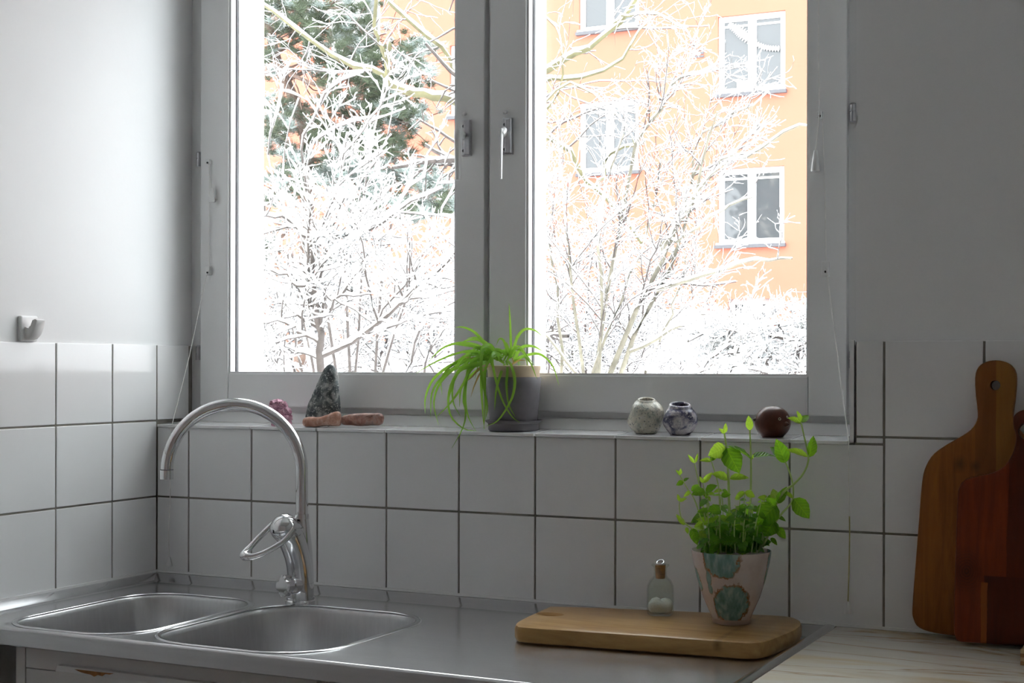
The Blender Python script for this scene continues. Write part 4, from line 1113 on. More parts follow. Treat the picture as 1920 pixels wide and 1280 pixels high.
# ------------------------------------------------------------------ two lumpy ceramic vases
def vase(px, pyb, pyt, wpx, open_px, y, m, label, seed, lobes, amp, ph, bumps=()):
    c = at(px, 790, y); q = depth_of(c) / FPX; z0 = sill_z(y); H = (pyb - pyt) * q; R = wpx / 2 * q
    prof = [(.50, 0), (.62, .012), (.82, .13), (.96, .30), (1.0, .46), (.98, .62), (.90, .76), (.76, .88), (open_px / wpx * 1.08, .965), (open_px / wpx, 1.0), (open_px / wpx * .9, 1.0), (open_px / wpx * .82, .95), (.6, .8), (.6, .5), (.3, .2)]
    S = smoothline([np.array(p) for p in prof], 46)
    def fn(r, z, a):
        t = (z - z0) / H
        k = 1 + amp * math.exp(-((t - .48) / .30) ** 2) * (math.cos(lobes * a + ph) + .6 * math.cos((lobes - 1) * a + ph * 2.3 + 5 * t))
        n2 = noise.noise(Vector((math.cos(a) * 2.2 + seed, math.sin(a) * 2.2, t * 2.5)))
        d = np.array([math.cos(a), math.sin(a), 0]); 
        for (u, tt, am) in bumps:      # u: -1 left .. 1 right as seen from the room
            bd_ = RT * u - FW * math.sqrt(max(0, 1 - u * u)); bd_ = bd_ / np.linalg.norm(bd_)
            ang_ = math.acos(max(-1, min(1, float(d @ bd_))))
            k += am * .85 * math.exp(-(ang_ / .62) ** 2 - ((t - tt) / .25) ** 2)
        tilt = float(d @ FW) * .006 * max(0, min(1, (t - .7) / .25)) * (r / R)
        return r * k * (1 + .05 * n2 * (1 if t < .9 else .4)), z + tilt
    o = obj('lumpy_vase', lathe(c[0], y, [(max(.001, p[0]) * R, z0 + p[1] * H) for p in S], 48, True, True, fn), m, base=(c[0], y, z0))
    autosmooth(o, 80); tag(o, label, 'vase')
vase(1212, 809, 745, 60, 32, .046, M['vase_cream'], 'small lumpy cream speckled ceramic vase on the sill', 1.3, 3, .03, 2.6, [(-.97, .30, .30), (.9, .72, .22), (-.5, .75, .10), (.3, .25, .08)])
vase(1275, 812, 755, 58, 38, .040, M['vase_violet'], 'small lumpy violet-grey speckled ceramic vase on the sill', 4.1, 4, .03, .6, [(-.95, .42, .22), (.95, .45, .20), (.5, .82, .14), (-.2, .2, .08), (-.6, .8, .08)])

# ------------------------------------------------------------------ wooden bird
by = .034; bc = at(1449, 786, by); q = depth_of(bc) / FPX; z0 = sill_z(by); Rb = 33.5 * q
bird = empty('bird_figurine', (bc[0], by, z0), 'round dark wooden bird figurine with ring eyes on the sill', 'figurine')
prof = []
cz = z0 + 27.5 * q
for k in range(20):
    a = math.radians(-56 + k * 146 / 19)
    prof.append((max(.0003, Rb * math.cos(a)), cz + Rb * math.sin(a) * .93))
prof[0] = (prof[0][0], z0 - .0002)
autosmooth(obj('body', lathe(bc[0], by, prof, 48), M['birdwood'], bird), 60)
def on_ball(px, py, out=0.0):
    u = (px - 1449) * q; w = (786.5 - py) * q
    s_ = math.sqrt(max(0, Rb ** 2 - u ** 2 - (w / .93) ** 2))
    n_ = RT * u + np.array([0, 0, 1]) * w - FW * s_
    return np.array([bc[0], by, cz]) + n_ * (1 + out / Rb), n_ / np.linalg.norm(n_)
for px, py in ((1456, 779), (1472, 776)):
    p, n_ = on_ball(px, py)
    a = np.cross(n_, [0, 0, 1]); a /= np.linalg.norm(a); b = np.cross(n_, a)
    obj('eye', tube([p + n_ * .0002 + .0019 * (math.cos(t) * a + math.sin(t) * b) for t in [2 * math.pi * k / 16 for k in range(16)]], .0005, 6, closed=True), M['bird_eye'], bird, True)
p, n_ = on_ball(1469, 789)
autosmooth(obj('beak', along(p - n_ * .002, n_, [(.0048, 0), (.0042, .003), (.0026, .006), (.0004, .0085)], 16), M['birdwood'], bird), 60)
p, n_ = on_ball(1415.6, 781)
nn_ = -RT * .95 + np.array([0, 0, .25])
autosmooth(obj('tail', along(p - nn_ * .003, nn_ / np.linalg.norm(nn_), [(.0034, 0), (.003, .004), (.0008, .0065)], 14), M['birdwood'], bird), 60)

# ================================================================== outside
M['bark_pale'] = plain('pale_grey_bark', (.20, .185, .145), .9, var=.35, vscale=12)
# own house above and beside the kitchen (seen only in reflections, shades the garden)
own = tag(obj('wall_outside', join(box(-13, RX + .1, RY - .12, YOUT, CZ + .11, 10.2), box(-13, -.13, RY - .12, YOUT, -.5, CZ + .11)), M['cream'], base=(0, -2, 5)), kind='structure')
v = [(-13.3, RY - .5, 10.2), (RX + .4, RY - .5, 10.2), (RX + .4, YOUT + .4, 10.2), (-13.3, YOUT + .4, 10.2), (-11, -2, 12.2), (RX - 1.5, -2, 12.2)]
tag(fix_normals(obj('roof_outside', (v, [(0, 1, 2, 3), (0, 4, 5, 1), (1, 5, 2), (2, 5, 4, 3), (3, 4, 0)]), M['snow'], base=(0, -2, 10.2))), kind='structure')
# snowy ground rising towards the neighbour house
FY = 23.0
def gz(y): return .25 + max(0.0, y) * .048
nx, ny = 40, 46
xs = np.linspace(-34, 34, nx); ys = np.linspace(-30, 34, ny); V = []
for j in range(ny):
    for i in range(nx):
        z = gz(ys[j]) if ys[j] > .2 else -.05
        if RY - .3 < ys[j] < .6 and -.4 < xs[i] < RX + .4: z = -.2
        V.append((xs[i], ys[j], z + .12 * noise.noise(Vector((xs[i] * .4, ys[j] * .4, 0)))))
F = [(j * nx + i, j * nx + i + 1, (j + 1) * nx + i + 1, (j + 1) * nx + i) for j in range(ny - 1) for i in range(nx - 1)]
tag(obj('ground_snow', (V, F), M['snow'], smooth=True), kind='structure')

# neighbour house ---------------------------------------------------
house = empty('apartment_building', (-3, FY, gz(FY)), 'apricot rendered apartment building with white windows beyond the snowy garden', 'building')
hx0, hx1, hz1 = -24.0, 19.0, 9.4
pz = at(1440, 627, FY)[2]
wins = []
def wpx(x0, x1, yt, yb, grey=False):
    a = at(x0, yt, FY); b = at(x1, yb, FY)
    xm = (x0 + x1) / 2
    return [a[0], b[0], at(xm, yb, FY)[2], at(xm, yt, FY)[2], grey]
w1 = wpx(1346, 1472, 25.5, 172); w2 = wpx(1346, 1470, 314, 457); w3 = wpx(1366, 1444, 560, 636, True)
w4 = wpx(1086, 1198, -78, 55); w5 = wpx(1086, 1197, 189, 322)
fl = w1[3] - w2[3]
wins = [w1, w2, w3, w4, w5]
dx = (w1[0] - w5[0])
for k, (sx, off) in enumerate(((w5[0] - dx * 1.02, 'a'), (w5[0] - dx * 2.05, 'b'), (w5[0] - dx * 3.1, 'a'), (w1[0] + dx * 1.0, 'b'), (w1[0] + dx * 2.0, 'a'), (w1[0] + dx * 3.0, 'b'), (w1[0] + dx * 4.0, 'a'), (w1[0] + dx * 5.0, 'b'), (w1[0] + dx * 6.0, 'a'))):
    src = (w1, w2) if off == 'a' else (w4, w5)
    for s_ in src: wins.append([sx, sx + (s_[1] - s_[0]), s_[2], s_[3], False])
# wall as a grid with real window openings
def wall_with_holes(x0, x1, z0, z1, holes, y0, y1):
    xs_ = sorted(set([x0, x1] + [h[0] for h in holes] + [h[1] for h in holes])); zs_ = sorted(set([z0, z1] + [h[2] for h in holes] + [h[3] for h in holes]))
    parts = []
    for i in range(len(xs_) - 1):
        run = None
        for j in range(len(zs_) - 1):
            cx, cz_ = (xs_[i] + xs_[i + 1]) / 2, (zs_[j] + zs_[j + 1]) / 2
            hole = any(h[0] < cx < h[1] and h[2] < cz_ < h[3] for h in holes)
            if not hole and run is None: run = zs_[j]
            if hole and run is not None: parts.append(box(xs_[i], xs_[i + 1], y0, y1, run, zs_[j])); run = None
        if run is not None: parts.append(box(xs_[i], xs_[i + 1], y0, y1, run, zs_[-1]))
    return join(*parts)
obj('front_wall', wall_with_holes(hx0, hx1, pz, hz1, wins, FY, FY + .3), M['facade'], house)
obj('plinth', box(hx0, hx1, FY + .04, FY + .3, gz(FY) - 1, pz), M['plinth'], house)
obj('side_walls', join(box(hx0, hx0 + .3, FY + .3, FY + 11, gz(FY) - 1, hz1), box(hx1 - .3, hx1, FY + .3, FY + 11, gz(FY) - 1, hz1), box(hx0, hx1, FY + 11, FY + 11.3, gz(FY) - 1, hz1)), M['facade'], house)
obj('roof', join(box(hx0 - .3, hx1 + .3, FY - .4, FY + 11.6, hz1, hz1 + .25)), M['snow'], house)
for wx0, wx1_, wz0, wz1, grey in wins:
    t_ = .10; yy = FY + .07; mm = M['plinth'] if grey else M['fwhite']
    mid = (wx0 + wx1_) / 2
    bars = [box(wx0, wx0 + t_, yy, yy + .08, wz0, wz1), box(wx1_ - t_, wx1_, yy, yy + .08, wz0, wz1), box(wx0 + t_, wx1_ - t_, yy, yy + .08, wz0, wz0 + t_), box(wx0 + t_, wx1_ - t_, yy, yy + .08, wz1 - t_, wz1)]
    if not grey: bars.append(box(mid - .075, mid + .075, yy, yy + .08, wz0 + t_, wz1 - t_))
    wf = obj('window', join(*bars), mm, house)
    xsx = [(wx0 + t_, mid - .075), (mid + .075, wx1_ - t_)] if not grey else [(wx0 + t_, wx1_ - t_)]
    for xa, xb in xsx:
        obj('pane', box(xa, xb, yy + .03, yy + .045, wz0 + t_, wz1 - t_), M['pane'], wf)
        if not grey: obj('blind_header', box(xa, xb, yy + .012, yy + .028, wz1 - t_ - .10, wz1 - t_ - .06), M['curtain'], wf)
    obj('window_sill', box(wx0 - .04, wx1_ + .04, FY - .09, FY + .07, wz0 - .07, wz0 - .01), M['roofmetal'] if not grey else M['plinth'], wf)
    obj('sill_snow', box(wx0 - .02, wx1_ + .02, FY - .07, FY + .07, wz0 - .01, wz0 + .03, .012), M['snow'], wf)
for px, py in ((1311, 100), (1327, 577)):
    c = at(px, py, FY)
    parts = [box(c[0] - .09, c[0] + .09, FY - .02, FY + .001, c[2] + dz - .018, c[2] + dz + .018) for dz in (-.06, 0, .06)]
    obj('wall_vent', join(*parts), M['roofmetal'], house)
# paper garland and a box standing in the neighbour's window: in front of its panes
gar = empty('paper_garland', ((w1[0] + w1[1]) / 2, FY + .05, w1[2] + .5), 'white pleated paper garland hanging across the upper apartment window', 'garland')
gp = smoothline([at(1368, 47, FY + .05), at(1385, 57, FY + .05), at(1400, 70, FY + .05), at(1420, 83, FY + .05), at(1440, 90, FY + .05), at(1462, 91, FY + .05)], 44)
for k in range(0, 44, 2):
    r_ = .05 + .05 * math.sin(math.pi * min(1, k / 26))
    c = gp[k]
    a = gp[min(k + 1, 43)] - gp[max(k - 1, 0)]; a /= np.linalg.norm(a)
    v, f = along(c, a, [(r_ * .45, -.022), (r_, -.004), (r_, .004), (r_ * .45, .022)], 10)
    v = [(p[0], FY + .05 + (p[1] - FY - .05) * .16, p[2]) for p in v]
    obj('paper_fold', (v, f), M['garland'], gar)
b0, b1 = at(1382, 165, FY + .05), at(1405, 150, FY + .05)
bx_ = obj('window_box', box(b0[0], b1[0], FY + .03, FY + .066, w1[2] + .03, b1[2]), M['cardboard'], base=(b0[0], FY + .05, w1[2] + .03)); tag(bx_, 'pale box standing at the bottom of the upper apartment window', 'box')

# grey lean-to wall by the corner of the neighbour house
a, b = at(1212, 690, 19.5), at(1296, 588, 19.5)
shed = empty('garden_shed', ((a[0] + b[0]) / 2, 19.8, gz(19.5)), 'low pale grey shed with snowy roof half hidden behind shrubs', 'shed')
M['shed'] = plain('pale_grey_boards', (.46, .44, .43), .9, var=.1, vscale=5)
npl = 9
for k in range(npl):
    x0 = a[0] + (b[0] - a[0]) * k / npl; x1 = a[0] + (b[0] - a[0]) * (k + 1) / npl
    obj('plank', box(x0 + .004, x1 - .004, 19.5, 19.53, gz(19.5) - .3, b[2]), M['shed'], shed)
obj('body', box(a[0], b[0], 19.53, 20.6, gz(19.5) - .3, b[2]), M['shed'], shed)
obj('roof_snow', box(a[0] - .08, b[0] + .08, 19.42, 20.7, b[2], b[2] + .07, .02), M['snow'], shed)

# ------------------------------------------------------------------ trees and shrubs
rg = np.random.default_rng(7)
def resample(pts, n):
    return np.array(smoothline(pts, n))
def grow(par, par_r, count, n, lmin, lmax, ang, up, wob, rscale, tmin=.15, tpow=1.0, ydamp=1.0):
    """children of polylines par (N,m,3): count new polylines of n points"""
    N, m, _ = par.shape
    seg = np.linalg.norm(par[:, 1:] - par[:, :-1], axis=2).sum(1)
    w = seg / seg.sum()
    pi = rg.choice(N, count, p=w)
    t = tmin + (1 - tmin) * rg.random(count) ** tpow
    u = t * (m - 1); k = np.minimum(u.astype(int), m - 2); fr_ = (u - k)[:, None]
    st = par[pi, k] * (1 - fr_) + par[pi, k + 1] * fr_
    tan = par[pi, k + 1] - par[pi, k]; tan /= np.linalg.norm(tan, axis=1)[:, None] + 1e-9
    rnd = rg.normal(size=(count, 3)); rnd[:, 1] *= ydamp
    rnd -= tan * (rnd * tan).sum(1)[:, None]; rnd /= np.linalg.norm(rnd, axis=1)[:, None] + 1e-9
    an = np.radians(ang + rg.normal(size=count) * 14)[:, None]
    d = tan * np.cos(an) + rnd * np.sin(an)
    d[:, 2] += up; d /= np.linalg.norm(d, axis=1)[:, None]
    L = (lmin + (lmax - lmin) * rg.random(count) ** 1.5) * (1.15 - .5 * t)
    pts = [st]; cur = st.copy()
    for i in range(n - 1):
        d = d + rg.normal(size=(count, 3)) * wob; d[:, 2] += up * .12; d /= np.linalg.norm(d, axis=1)[:, None]
        cur = cur + d * (L / (n - 1))[:, None]; pts.append(cur.copy())
    out = np.stack(pts, 1)
    pr = par_r[pi, k] * rscale
    rad = pr[:, None] * np.linspace(1, .45, n)[None]
    return out, rad
def tubes(P_, R_, k):
    """batch of tubes (N,n,3),(N,n) -> verts, quads"""
    N, n, _ = P_.shape
    t = np.gradient(P_, axis=1); t /= np.linalg.norm(t, axis=2)[..., None] + 1e-9
    ref = np.where(np.abs(t[..., 2:3]) > .9, np.array([1., 0, 0]), np.array([0, 0, 1.]))
    a = ref - t * (ref * t).sum(2)[..., None]; a /= np.linalg.norm(a, axis=2)[..., None] + 1e-9
    b = np.cross(t, a)
    th = np.arange(k) * 2 * np.pi / k + .4
    V = P_[:, :, None] + R_[:, :, None, None] * (np.cos(th)[None, None, :, None] * a[:, :, None] + np.sin(th)[None, None, :, None] * b[:, :, None])
    idx = np.arange(N * n * k).reshape(N, n, k)
    i0 = idx[:, :-1, :]; i1 = idx[:, 1:, :]
    F = np.stack([i0, np.roll(i0, -1, 2), np.roll(i1, -1, 2), i1], -1).reshape(-1, 4)
    return V.reshape(-1, 3), F
def fast_mesh(name, V, F, m, parent, smooth=True):
    off = np.array(wloc(parent)); V = np.asarray(V, np.float32) - off.astype(np.float32)
    me = bpy.data.meshes.new(name); k = F.shape[1]
    me.vertices.add(len(V)); me.vertices.foreach_set('co', V.ravel())
    me.loops.add(F.size); me.loops.foreach_set('vertex_index', F.ravel().astype(np.int32))
    me.polygons.add(len(F)); me.polygons.foreach_set('loop_start', np.arange(0, F.size, k, dtype=np.int32))
    try: me.polygons.foreach_set('loop_total', np.full(len(F), k, dtype=np.int32))
    except Exception: pass
    if smooth: me.polygons.foreach_set('use_smooth', np.ones(len(F), bool))
    me.materials.append(m); me.update(calc_edges=True)
    o = bpy.data.objects.new(name, me); COL.objects.link(o); o.parent = parent
    return o
def catV(lst):
    V = []; F = []; n = 0
    for v, f in lst: V.append(v); F.append(f + n); n += len(v)
    return np.concatenate(V), np.concatenate(F)
def snow_on(P_, R_, amount, lump=.5):
    t = np.gradient(P_, axis=1); t /= np.linalg.norm(t, axis=2)[..., None] + 1e-9
    hor = .22 + .78 * np.sqrt(np.clip(1 - t[..., 2] ** 2, 0, 1))
    s = (amount + R_ * .55) * hor * (1 - lump + 2 * lump * rg.random(R_.shape))
    Q = P_.copy(); Q[..., 2] += R_ * .75 + s * .55
    Q[..., 1] -= s * .15
    return Q, s
def plant(name, label, cat, mains, y, levels, barkm='bark', twigm=None, snow=.006, group=None, jit=.25, base_px=None, snow_main=None):
    """mains: [(list of (px,py,dy), r0, r1)]"""
    P0 = []; R0 = []
    n0 = 10
    for pts, r0, r1 in mains:
        q = [at(p[0], p[1], y + (p[2] if len(p) > 2 else rg.normal() * jit)) for p in pts]
        pl = resample(q, n0)
        pl[1:-1] += rg.normal(size=(n0 - 2, 3)) * .012
        P0.append(pl); R0.append(np.linspace(r0, r1, n0))
    P0 = np.array(P0); R0 = np.array(R0)
    bx, by_ = P0[0, 0, 0], P0[0, 0, 1]
    root = empty(name, (bx, by_, gz(by_)), label, cat, group)
    V, F = tubes(P0, R0, 8)
    fast_mesh('trunk', V, F, M[barkm], root)
    sn = [tubes(*snow_on(P0, R0, snow * 1.3 if snow_main is None else snow_main, .35), 6)]
    tw = []
    par, pr = P0, R0
    for (count, n, lmin, lmax, ang, up, wob, rs, rmin, yd) in levels:
        c, r = grow(par, pr, count, n, lmin, lmax, ang, up, wob, rs, ydamp=yd)
        r = np.maximum(r, rmin * np.linspace(1.1, .75, n)[None])
        tw.append(tubes(c, r, 4 if n > 5 else 3))
        if snow > 0: sn.append(tubes(*snow_on(c, r, snow * (.85 if len(tw) == 1 else .62 if len(tw) == 2 else .5), .55), 4))
        par, pr = c, r
    o = fast_mesh('twigs', *catV(tw), M[twigm or barkm], root); o['kind'] = 'stuff'
    if snow > 0:
        o = fast_mesh('snow_cover', *catV(sn), M['snow'], root); o['kind'] = 'stuff'
    return root
# (count, points, lmin, lmax, angle, up, wobble, radius scale, min radius, depth spread)
plant('snowy_apple_tree', 'snow-laden bare young tree with forked grey trunk close to the left pane', 'tree', [
    ([(601, 760, 0), (602, 646, 0), (595, 592, 0), (591, 533, 0), (588, 459, 0)], .026, .015),
    ([(588, 455, 0), (562, 429), (533, 410), (480, 405)], .013, .006),
    ([(589, 452, 0), (597, 440), (613, 408), (634, 346), (652, 250)], .013, .005),
    ([(590, 460, 0), (628, 450), (702, 428), (764, 390), (830, 352)], .012, .005),
    ([(603, 620, 0), (610, 595), (628, 571), (657, 530), (690, 480)], .014, .006),
    ([(603, 668, 0), (660, 640), (717, 601), (776, 542), (815, 506), (870, 450)], .015, .006),
    ([(598, 642, 0), (562, 619), (533, 604), (480, 600)], .012, .006),
    ([(599, 672, 0), (553, 663), (509, 655), (470, 650)], .012, .006),
    ([(592, 548, 0), (545, 524), (485, 490)], .011, .005),
    ([(660, 545), (655, 500), (660, 465)], .009, .006)], 5.4,
    [(95, 8, .3, .85, 48, .12, .13, .6, .004, .6), (640, 6, .12, .42, 45, .08, .16, .6, .0024, .8), (2200, 5, .05, .18, 42, .04, .2, .8, .0017, 1)], snow=.0076, jit=.12)
plant('snowy_shrub', 'upright snow-covered shrub with long stems rising before the pine', 'shrub', [
    ([(640, 760, 0), (600, 480), (561, 300), (577, 247), (617, 169), (680, 136)], .013, .005),
    ([(640, 760, 0), (590, 450), (577, 287), (653, 228), (707, 222)], .012, .005),
    ([(660, 760, 0), (650, 480), (673, 357), (729, 267), (747, 160)], .012, .004),
    ([(660, 760, 0), (680, 420), (690, 304), (722, 150)], .010, .004),
    ([(700, 760, 0), (735, 420), (790, 330), (832, 230)], .011, .004),
    ([(700, 760, 0), (760, 560), (818, 430), (860, 330)], .011, .004),
    ([(600, 760, 0), (540, 420), (500, 290), (530, 160)], .011, .004),
    ([(580, 760, 0), (520, 480), (480, 330), (480, 230)], .011, .004),
    ([(590, 760, 0), (540, 500), (530, 330), (560, 185)], .010, .004),
    ([(738, 760, 0), (773, 666), (797, 607), (822, 550), (850, 500)], .011, .006),
    ([(790, 760, 0), (806, 645), (821, 592), (856, 560)], .011, .006)], 7.4,
    [(42, 8, .2, .5, 30, .30, .09, .6, .004, .6), (210, 6, .08, .28, 36, .25, .13, .65, .0026, .8), (700, 5, .05, .15, 40, .1, .2, .8, .0019, 1)], snow=.0085, jit=.2)
plant('mossy_birch', 'large mossy birch whose snowy limbs cross both panes from behind the mullion', 'tree', [
    ([(930, 900, 0), (932, 600, 0), (935, 300, 0), (928, 80, 0), (925, -250, 0)], .13, .07),
    ([(932, 230, 0), (853, 190, 0), (795, 180, 0), (735, 160, 0)], .042, .034),
    ([(736, 162, 0), (712, 135, 0), (665, 126, 0), (600, 90, 0), (555, 58, 0), (490, 6, .2), (440, -30, .3)], .026, .015),
    ([(724, 160, 0), (727, 130, 0), (727, 100, 0), (735, 78, -.1)], .034, .022),
    ([(724, 112, 0), (712, 80, 0), (702, 45, 0), (706, -40, 0)], .022, .018),
    ([(930, 190, 0), (853, 138, .3), (838, 100, .3), (790, 60, .3), (722, -5, .3), (690, -50, .3)], .027, .018),
    ([(932, 190, 0), (1015, 138, 0), (1050, 118, 0), (1090, 100, 0), (1130, 75, .1), (1178, 25, .2), (1215, -30, .2)], .032, .016),
    ([(932, 200, 0), (1015, 150, .2), (1060, 150, .2), (1110, 138, .2), (1165, 112, .2), (1190, 72, .2), (1215, 40, .3)], .018, .008),
    ([(1150, 45, .1), (1180, 28), (1230, 32), (1290, 52)], .010, .005),
    ([(1020, 210, -.2), (1050, 170, -.2), (1056, 80, -.1), (1030, 40, 0), (1010, 20, 0)], .012, .007),
    ([(935, 300, 0), (1015, 255, 0), (1040, 265, 0), (1065, 280, 0), (1085, 318, 0), (1110, 348, 0), (1165, 395, 0), (1203, 456, 0)], .030, .015),
    ([(1118, 350, 0), (1130, 330, .1), (1138, 295, .1), (1190, 276, .1), (1210, 262, .1)], .016, .009),
    ([(935, 330, 0), (1020, 200, -.4), (1090, 160, -.5), (1180, 250, -.5), (1185, 275, -.5)], .009, .005)], 10.4,
    [(60, 9, .4, 1.3, 50, .0, .14, .35, .004, .5), (320, 7, .2, .65, 45, -.14, .14, .6, .0026, .8), (800, 6, .12, .4, 40, -.3, .12, .75, .0019, 1)], barkm='bark_moss', twigm='bark', snow=.0045, jit=.2, snow_main=.008)
plant('snowy_thicket', 'wide bare snowy shrub with slanting pale trunks seen through the right pane', 'shrub', [
    ([(1120, 760, 0), (1190, 600, 0), (1238, 500, 0), (1268, 420, 0), (1305, 320), (1330, 250)], .022, .007),
    ([(1150, 760, 0), (1185, 645, 0), (1240, 535, 0), (1295, 400, 0), (1320, 300), (1345, 210)], .020, .006),
    ([(1238, 460, 0), (1290, 440), (1350, 395), (1410, 370)], .012, .005),
    ([(1232, 545, 0), (1300, 522), (1370, 500), (1440, 486), (1485, 485)], .014, .006),
    ([(1240, 470, 0), (1262, 430), (1300, 345), (1309, 262), (1350, 232), (1395, 205), (1440, 172)], .012, .004),
    ([(1265, 425, 0), (1300, 380), (1350, 306), (1409, 292), (1476, 248), (1513, 236)], .012, .005),
    ([(1110, 760, 0), (1150, 480), (1196, 271), (1231, 222), (1263, 163), (1295, 140), (1345, 120)], .016, .005),
    ([(1100, 760, 0), (1075, 560), (1060, 420), (1045, 250)], .014, .005),
    ([(1060, 760, 0), (1050, 600), (1030, 450), (1000, 330)], .014, .005),
    ([(1120, 760, 0), (1130, 560), (1125, 430), (1140, 330), (1170, 250)], .014, .005),
    ([(1090, 760, 0), (1160, 560), (1215, 440), (1240, 300)], .013, .005),
    ([(1180, 660, 0), (1255, 620), (1330, 590), (1420, 600)], .012, .005),
    ([(1080, 700, 0), (1000, 600), (960, 500)], .012, .005),
    ([(1270, 420), (1330, 330), (1370, 285), (1430, 240)], .009, .004),
    ([(1210, 700, 0), (1235, 640), (1265, 570), (1285, 480)], .010, .005)], 7.9,
    [(105, 9, .3, .95, 32, .18, .10, .5, .0035, .55), (720, 6, .14, .45, 36, .12, .14, .65, .0022, .8), (2600, 5, .06, .22, 40, .05, .2, .8, .0016, 1)], snow=.0044, jit=.22, barkm='bark_pale', twigm='bark')
plant('snowy_hedge_bush', 'low snow-loaded bush spreading below the apartment basement window', 'shrub', [
    ([(1352, 740, 0), (1385, 665), (1412, 625), (1430, 585)], .010, .003),
    ([(1540, 740, 0), (1515, 655), (1440, 630), (1365, 618), (1290, 640)], .013, .005),
    ([(1540, 740, 0), (1500, 680), (1440, 665), (1350, 660), (1300, 668)], .012, .005),
    ([(1540, 740, 0), (1525, 640), (1490, 612), (1460, 612)], .011, .004),
    ([(1400, 740, 0), (1450, 670), (1500, 650), (1540, 640)], .011, .005),
    ([(1300, 740, 0), (1310, 690), (1350, 655), (1390, 645)], .010, .005),
    ([(1460, 740, 0), (1430, 690), (1380, 672), (1320, 680)], .011, .005),
    ([(1500, 740, 0), (1490, 700), (1515, 640), (1530, 600)], .010, .004)], 5.8,
    [(100, 7, .10, .30, 45, .0, .14, .6, .0034, .7), (620, 6, .06, .2, 45, .05, .17, .65, .0022, .9), (2400, 5, .04, .16, 42, .03, .2, .8, .0016, 1)], snow=.006, jit=.25)
def hedge(name, label, xs_, y, top, seed, counts, snow):
    mains = []
    for x in xs_:
        mains.append(([(x + rg.normal() * 8, 740, 0), (x + rg.normal() * 12, 660 + rg.normal() * 10), (x + rg.normal() * 25, top + rg.normal() * 25)], .014, .006))
    return plant(name, label, 'shrub', mains, y, [(counts[0], 8, .4, 1.1, 50, .1, .14, .6, .0045, .7), (counts[1], 6, .18, .5, 48, .05, .18, .65, .0034, .9), (counts[2], 5, .08, .28, 45, .03, .2, .8, .0028, 1)], snow=snow, jit=.3)
hedge('garden_bush', 'dense snowy bush behind the young tree at the left', [480, 520, 560, 610, 660, 710, 760, 810], 8.9, 560, 1, (130, 1000, 3200), .0078)
hedge('tangled_bush', 'dense dark tangled bush with snow behind the slanting trunks', [1030, 1050, 1070, 1100, 1130, 1160, 1190, 1220], 12.8, 490, 2, (120, 1000, 3400), .0072)
hedge('far_bush', 'snowy bush in front of the pale grey shed', [1180, 1230, 1280, 1330, 1390, 1450, 1510], 16.5, 665, 3, (90, 600, 1400), .011)

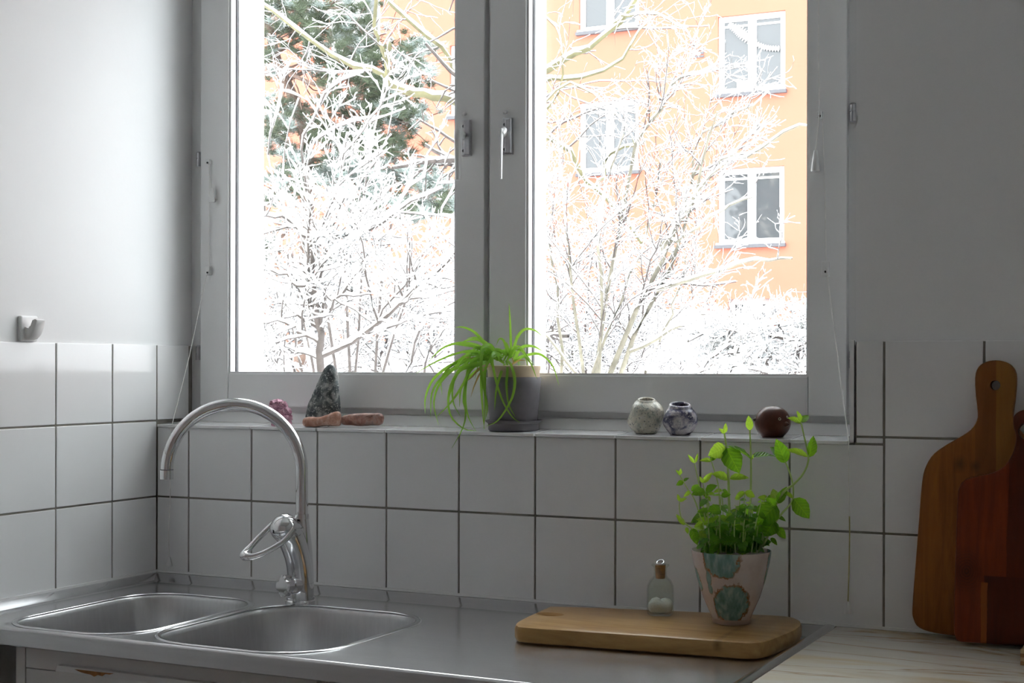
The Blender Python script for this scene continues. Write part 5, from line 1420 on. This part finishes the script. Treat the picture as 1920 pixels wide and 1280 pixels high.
# pine -----------------------------------------------------------------
def pine():
    y = 13.0
    mains = [([(560, 780, 0), (575, 420, 0), (575, 262, 0), (553, 190, 0), (515, 100, 0), (480, -60, 0)], .10, .05),
             ([(490, 92, 0), (540, 135, -.2), (600, 162, -.3), (660, 178, -.4)], .035, .012), ([(520, 70, 0), (560, 100, .2), (590, 135, .3)], .03, .012),
             ([(515, 110, 0), (520, 60, 0), (560, 20, 0), (640, 15, -.3)], .03, .012), ([(556, 200, 0), (620, 215, .1), (700, 222, .1), (790, 240, 0)], .03, .01),
             ([(575, 300, 0), (640, 300, .1), (720, 330, .1), (840, 360, 0)], .03, .01), ([(540, 150, 0), (610, 120, .4), (700, 130, .5), (790, 140, .5)], .03, .01),
             ([(575, 330, 0), (530, 350, -.2), (480, 360, -.3)], .03, .01), ([(575, 400, 0), (520, 450, -.2), (480, 470, -.3)], .028, .01),
             ([(500, 60, 0), (470, 110, -.3), (450, 200, -.3)], .03, .01), ([(515, 100, 0), (600, 60, .4), (680, 80, .5), (760, 100, .5)], .028, .01)]
    P0 = []; R0 = []
    for pts, r0, r1 in mains:
        P0.append(resample([at(p[0], p[1], y + p[2]) for p in pts], 10)); R0.append(np.linspace(r0, r1, 10))
    P0 = np.array(P0); R0 = np.array(R0)
    root = empty('pine_tree', (P0[0, 0, 0], P0[0, 0, 1], gz(y)), 'dark green pine with brown trunk and frosted needles behind the snowy shrubs', 'tree')
    fast_mesh('trunk', *tubes(P0, R0, 8), M['bark_pine'], root)
    c1, r1 = grow(P0[1:], R0[1:], 110, 7, .4, 1.0, 45, .05, .14, .45, tmin=.2)
    r1 = np.maximum(r1, .006)
    tw = [tubes(c1, r1, 4)]
    # needle clumps: (px, py, rx, ry, n, frosted share)
    clumps = [(560, 35, 75, 45, 70, .12), (640, 40, 60, 40, 50, .15), (520, 15, 50, 30, 40, .2), (590, 85, 45, 30, 34, .1), (610, 130, 45, 28, 34, .1), (680, 95, 50, 40, 50, .2),
              (720, 200, 60, 38, 70, .15), (690, 160, 45, 30, 40, .1), (770, 215, 45, 25, 40, .55), (760, 130, 50, 40, 50, .6), (790, 90, 35, 25, 18, .7), (640, 190, 45, 30, 34, .2), (545, 215, 50, 30, 34, .3), (510, 240, 35, 50, 34, .35),
              (620, 255, 60, 28, 44, .3), (740, 275, 45, 25, 34, .15), (690, 255, 40, 22, 24, .2), (700, 330, 80, 30, 70, .75), (800, 345, 55, 35, 60, .75), (620, 320, 60, 30, 44, .7), (560, 335, 50, 35, 34, .6), (510, 360, 40, 40, 34, .6),
              (830, 385, 35, 22, 30, .6), (500, 470, 28, 30, 34, .1), (770, 395, 60, 25, 40, .6), (690, 380, 60, 30, 40, .6), (500, 100, 30, 60, 24, .35), (660, 290, 35, 20, 20, .3), (540, 290, 40, 25, 20, .5)]
    cen = []; fro = []
    for px, py, rx, ry, n, fs in clumps:
        n = int(n * 1.5)
        for _ in range(n):
            cen.append(at(px + rg.normal() * rx * .5, py + rg.normal() * ry * .5, y + rg.normal() * .3)); fro.append(rg.random() < fs)
    cen = np.array(cen); fro = np.array(fro)
    def needles(C, per, ln, wd):
        N = len(C) * per
        d = rg.normal(size=(N, 3)); d[:, 2] = np.abs(d[:, 2]) * .6 + .1; d /= np.linalg.norm(d, axis=1)[:, None]
        c = np.repeat(C, per, 0) + rg.normal(size=(N, 3)) * .018
        L = ln * (.6 + .6 * rg.random(N))[:, None]
        s = np.cross(d, rg.normal(size=(N, 3))); s /= np.linalg.norm(s, axis=1)[:, None]
        V = np.stack([c - s * wd, c + s * wd, c + d * L], 1).reshape(-1, 3)
        return V, np.arange(N * 3).reshape(-1, 3)
    o = fast_mesh('needles', *needles(cen[~fro], 90, .12, .0035), M['needles'], root, False); o['kind'] = 'stuff'
    o = fast_mesh('frosted_needles', *needles(cen[fro], 80, .11, .004), M['needles_pale'], root, False); o['kind'] = 'stuff'
    sc = cen[fro]; sc = np.concatenate([sc, cen[~fro][::6]])
    o = fast_mesh('needle_snow', *needles(sc + np.array([0, -.02, .05]), 10, .05, .006), M['snow'], root, False); o['kind'] = 'stuff'
    # short stalks joining the clumps to the limbs
    nb = c1.reshape(-1, 3); nb = np.concatenate([nb, P0[1:].reshape(-1, 3)])
    st = []
    for c in cen[::4]:
        j = np.argmin(((nb - c) ** 2).sum(1)); st.append(np.linspace(nb[j], c, 4))
    st = np.array(st); st[:, 1:3] += rg.normal(size=(len(st), 2, 3)) * .03
    tw.append(tubes(st, np.full(st.shape[:2], .004), 3))
    o = fast_mesh('twigs', *catV(tw), M['bark_pine'], root); o['kind'] = 'stuff'
pine()
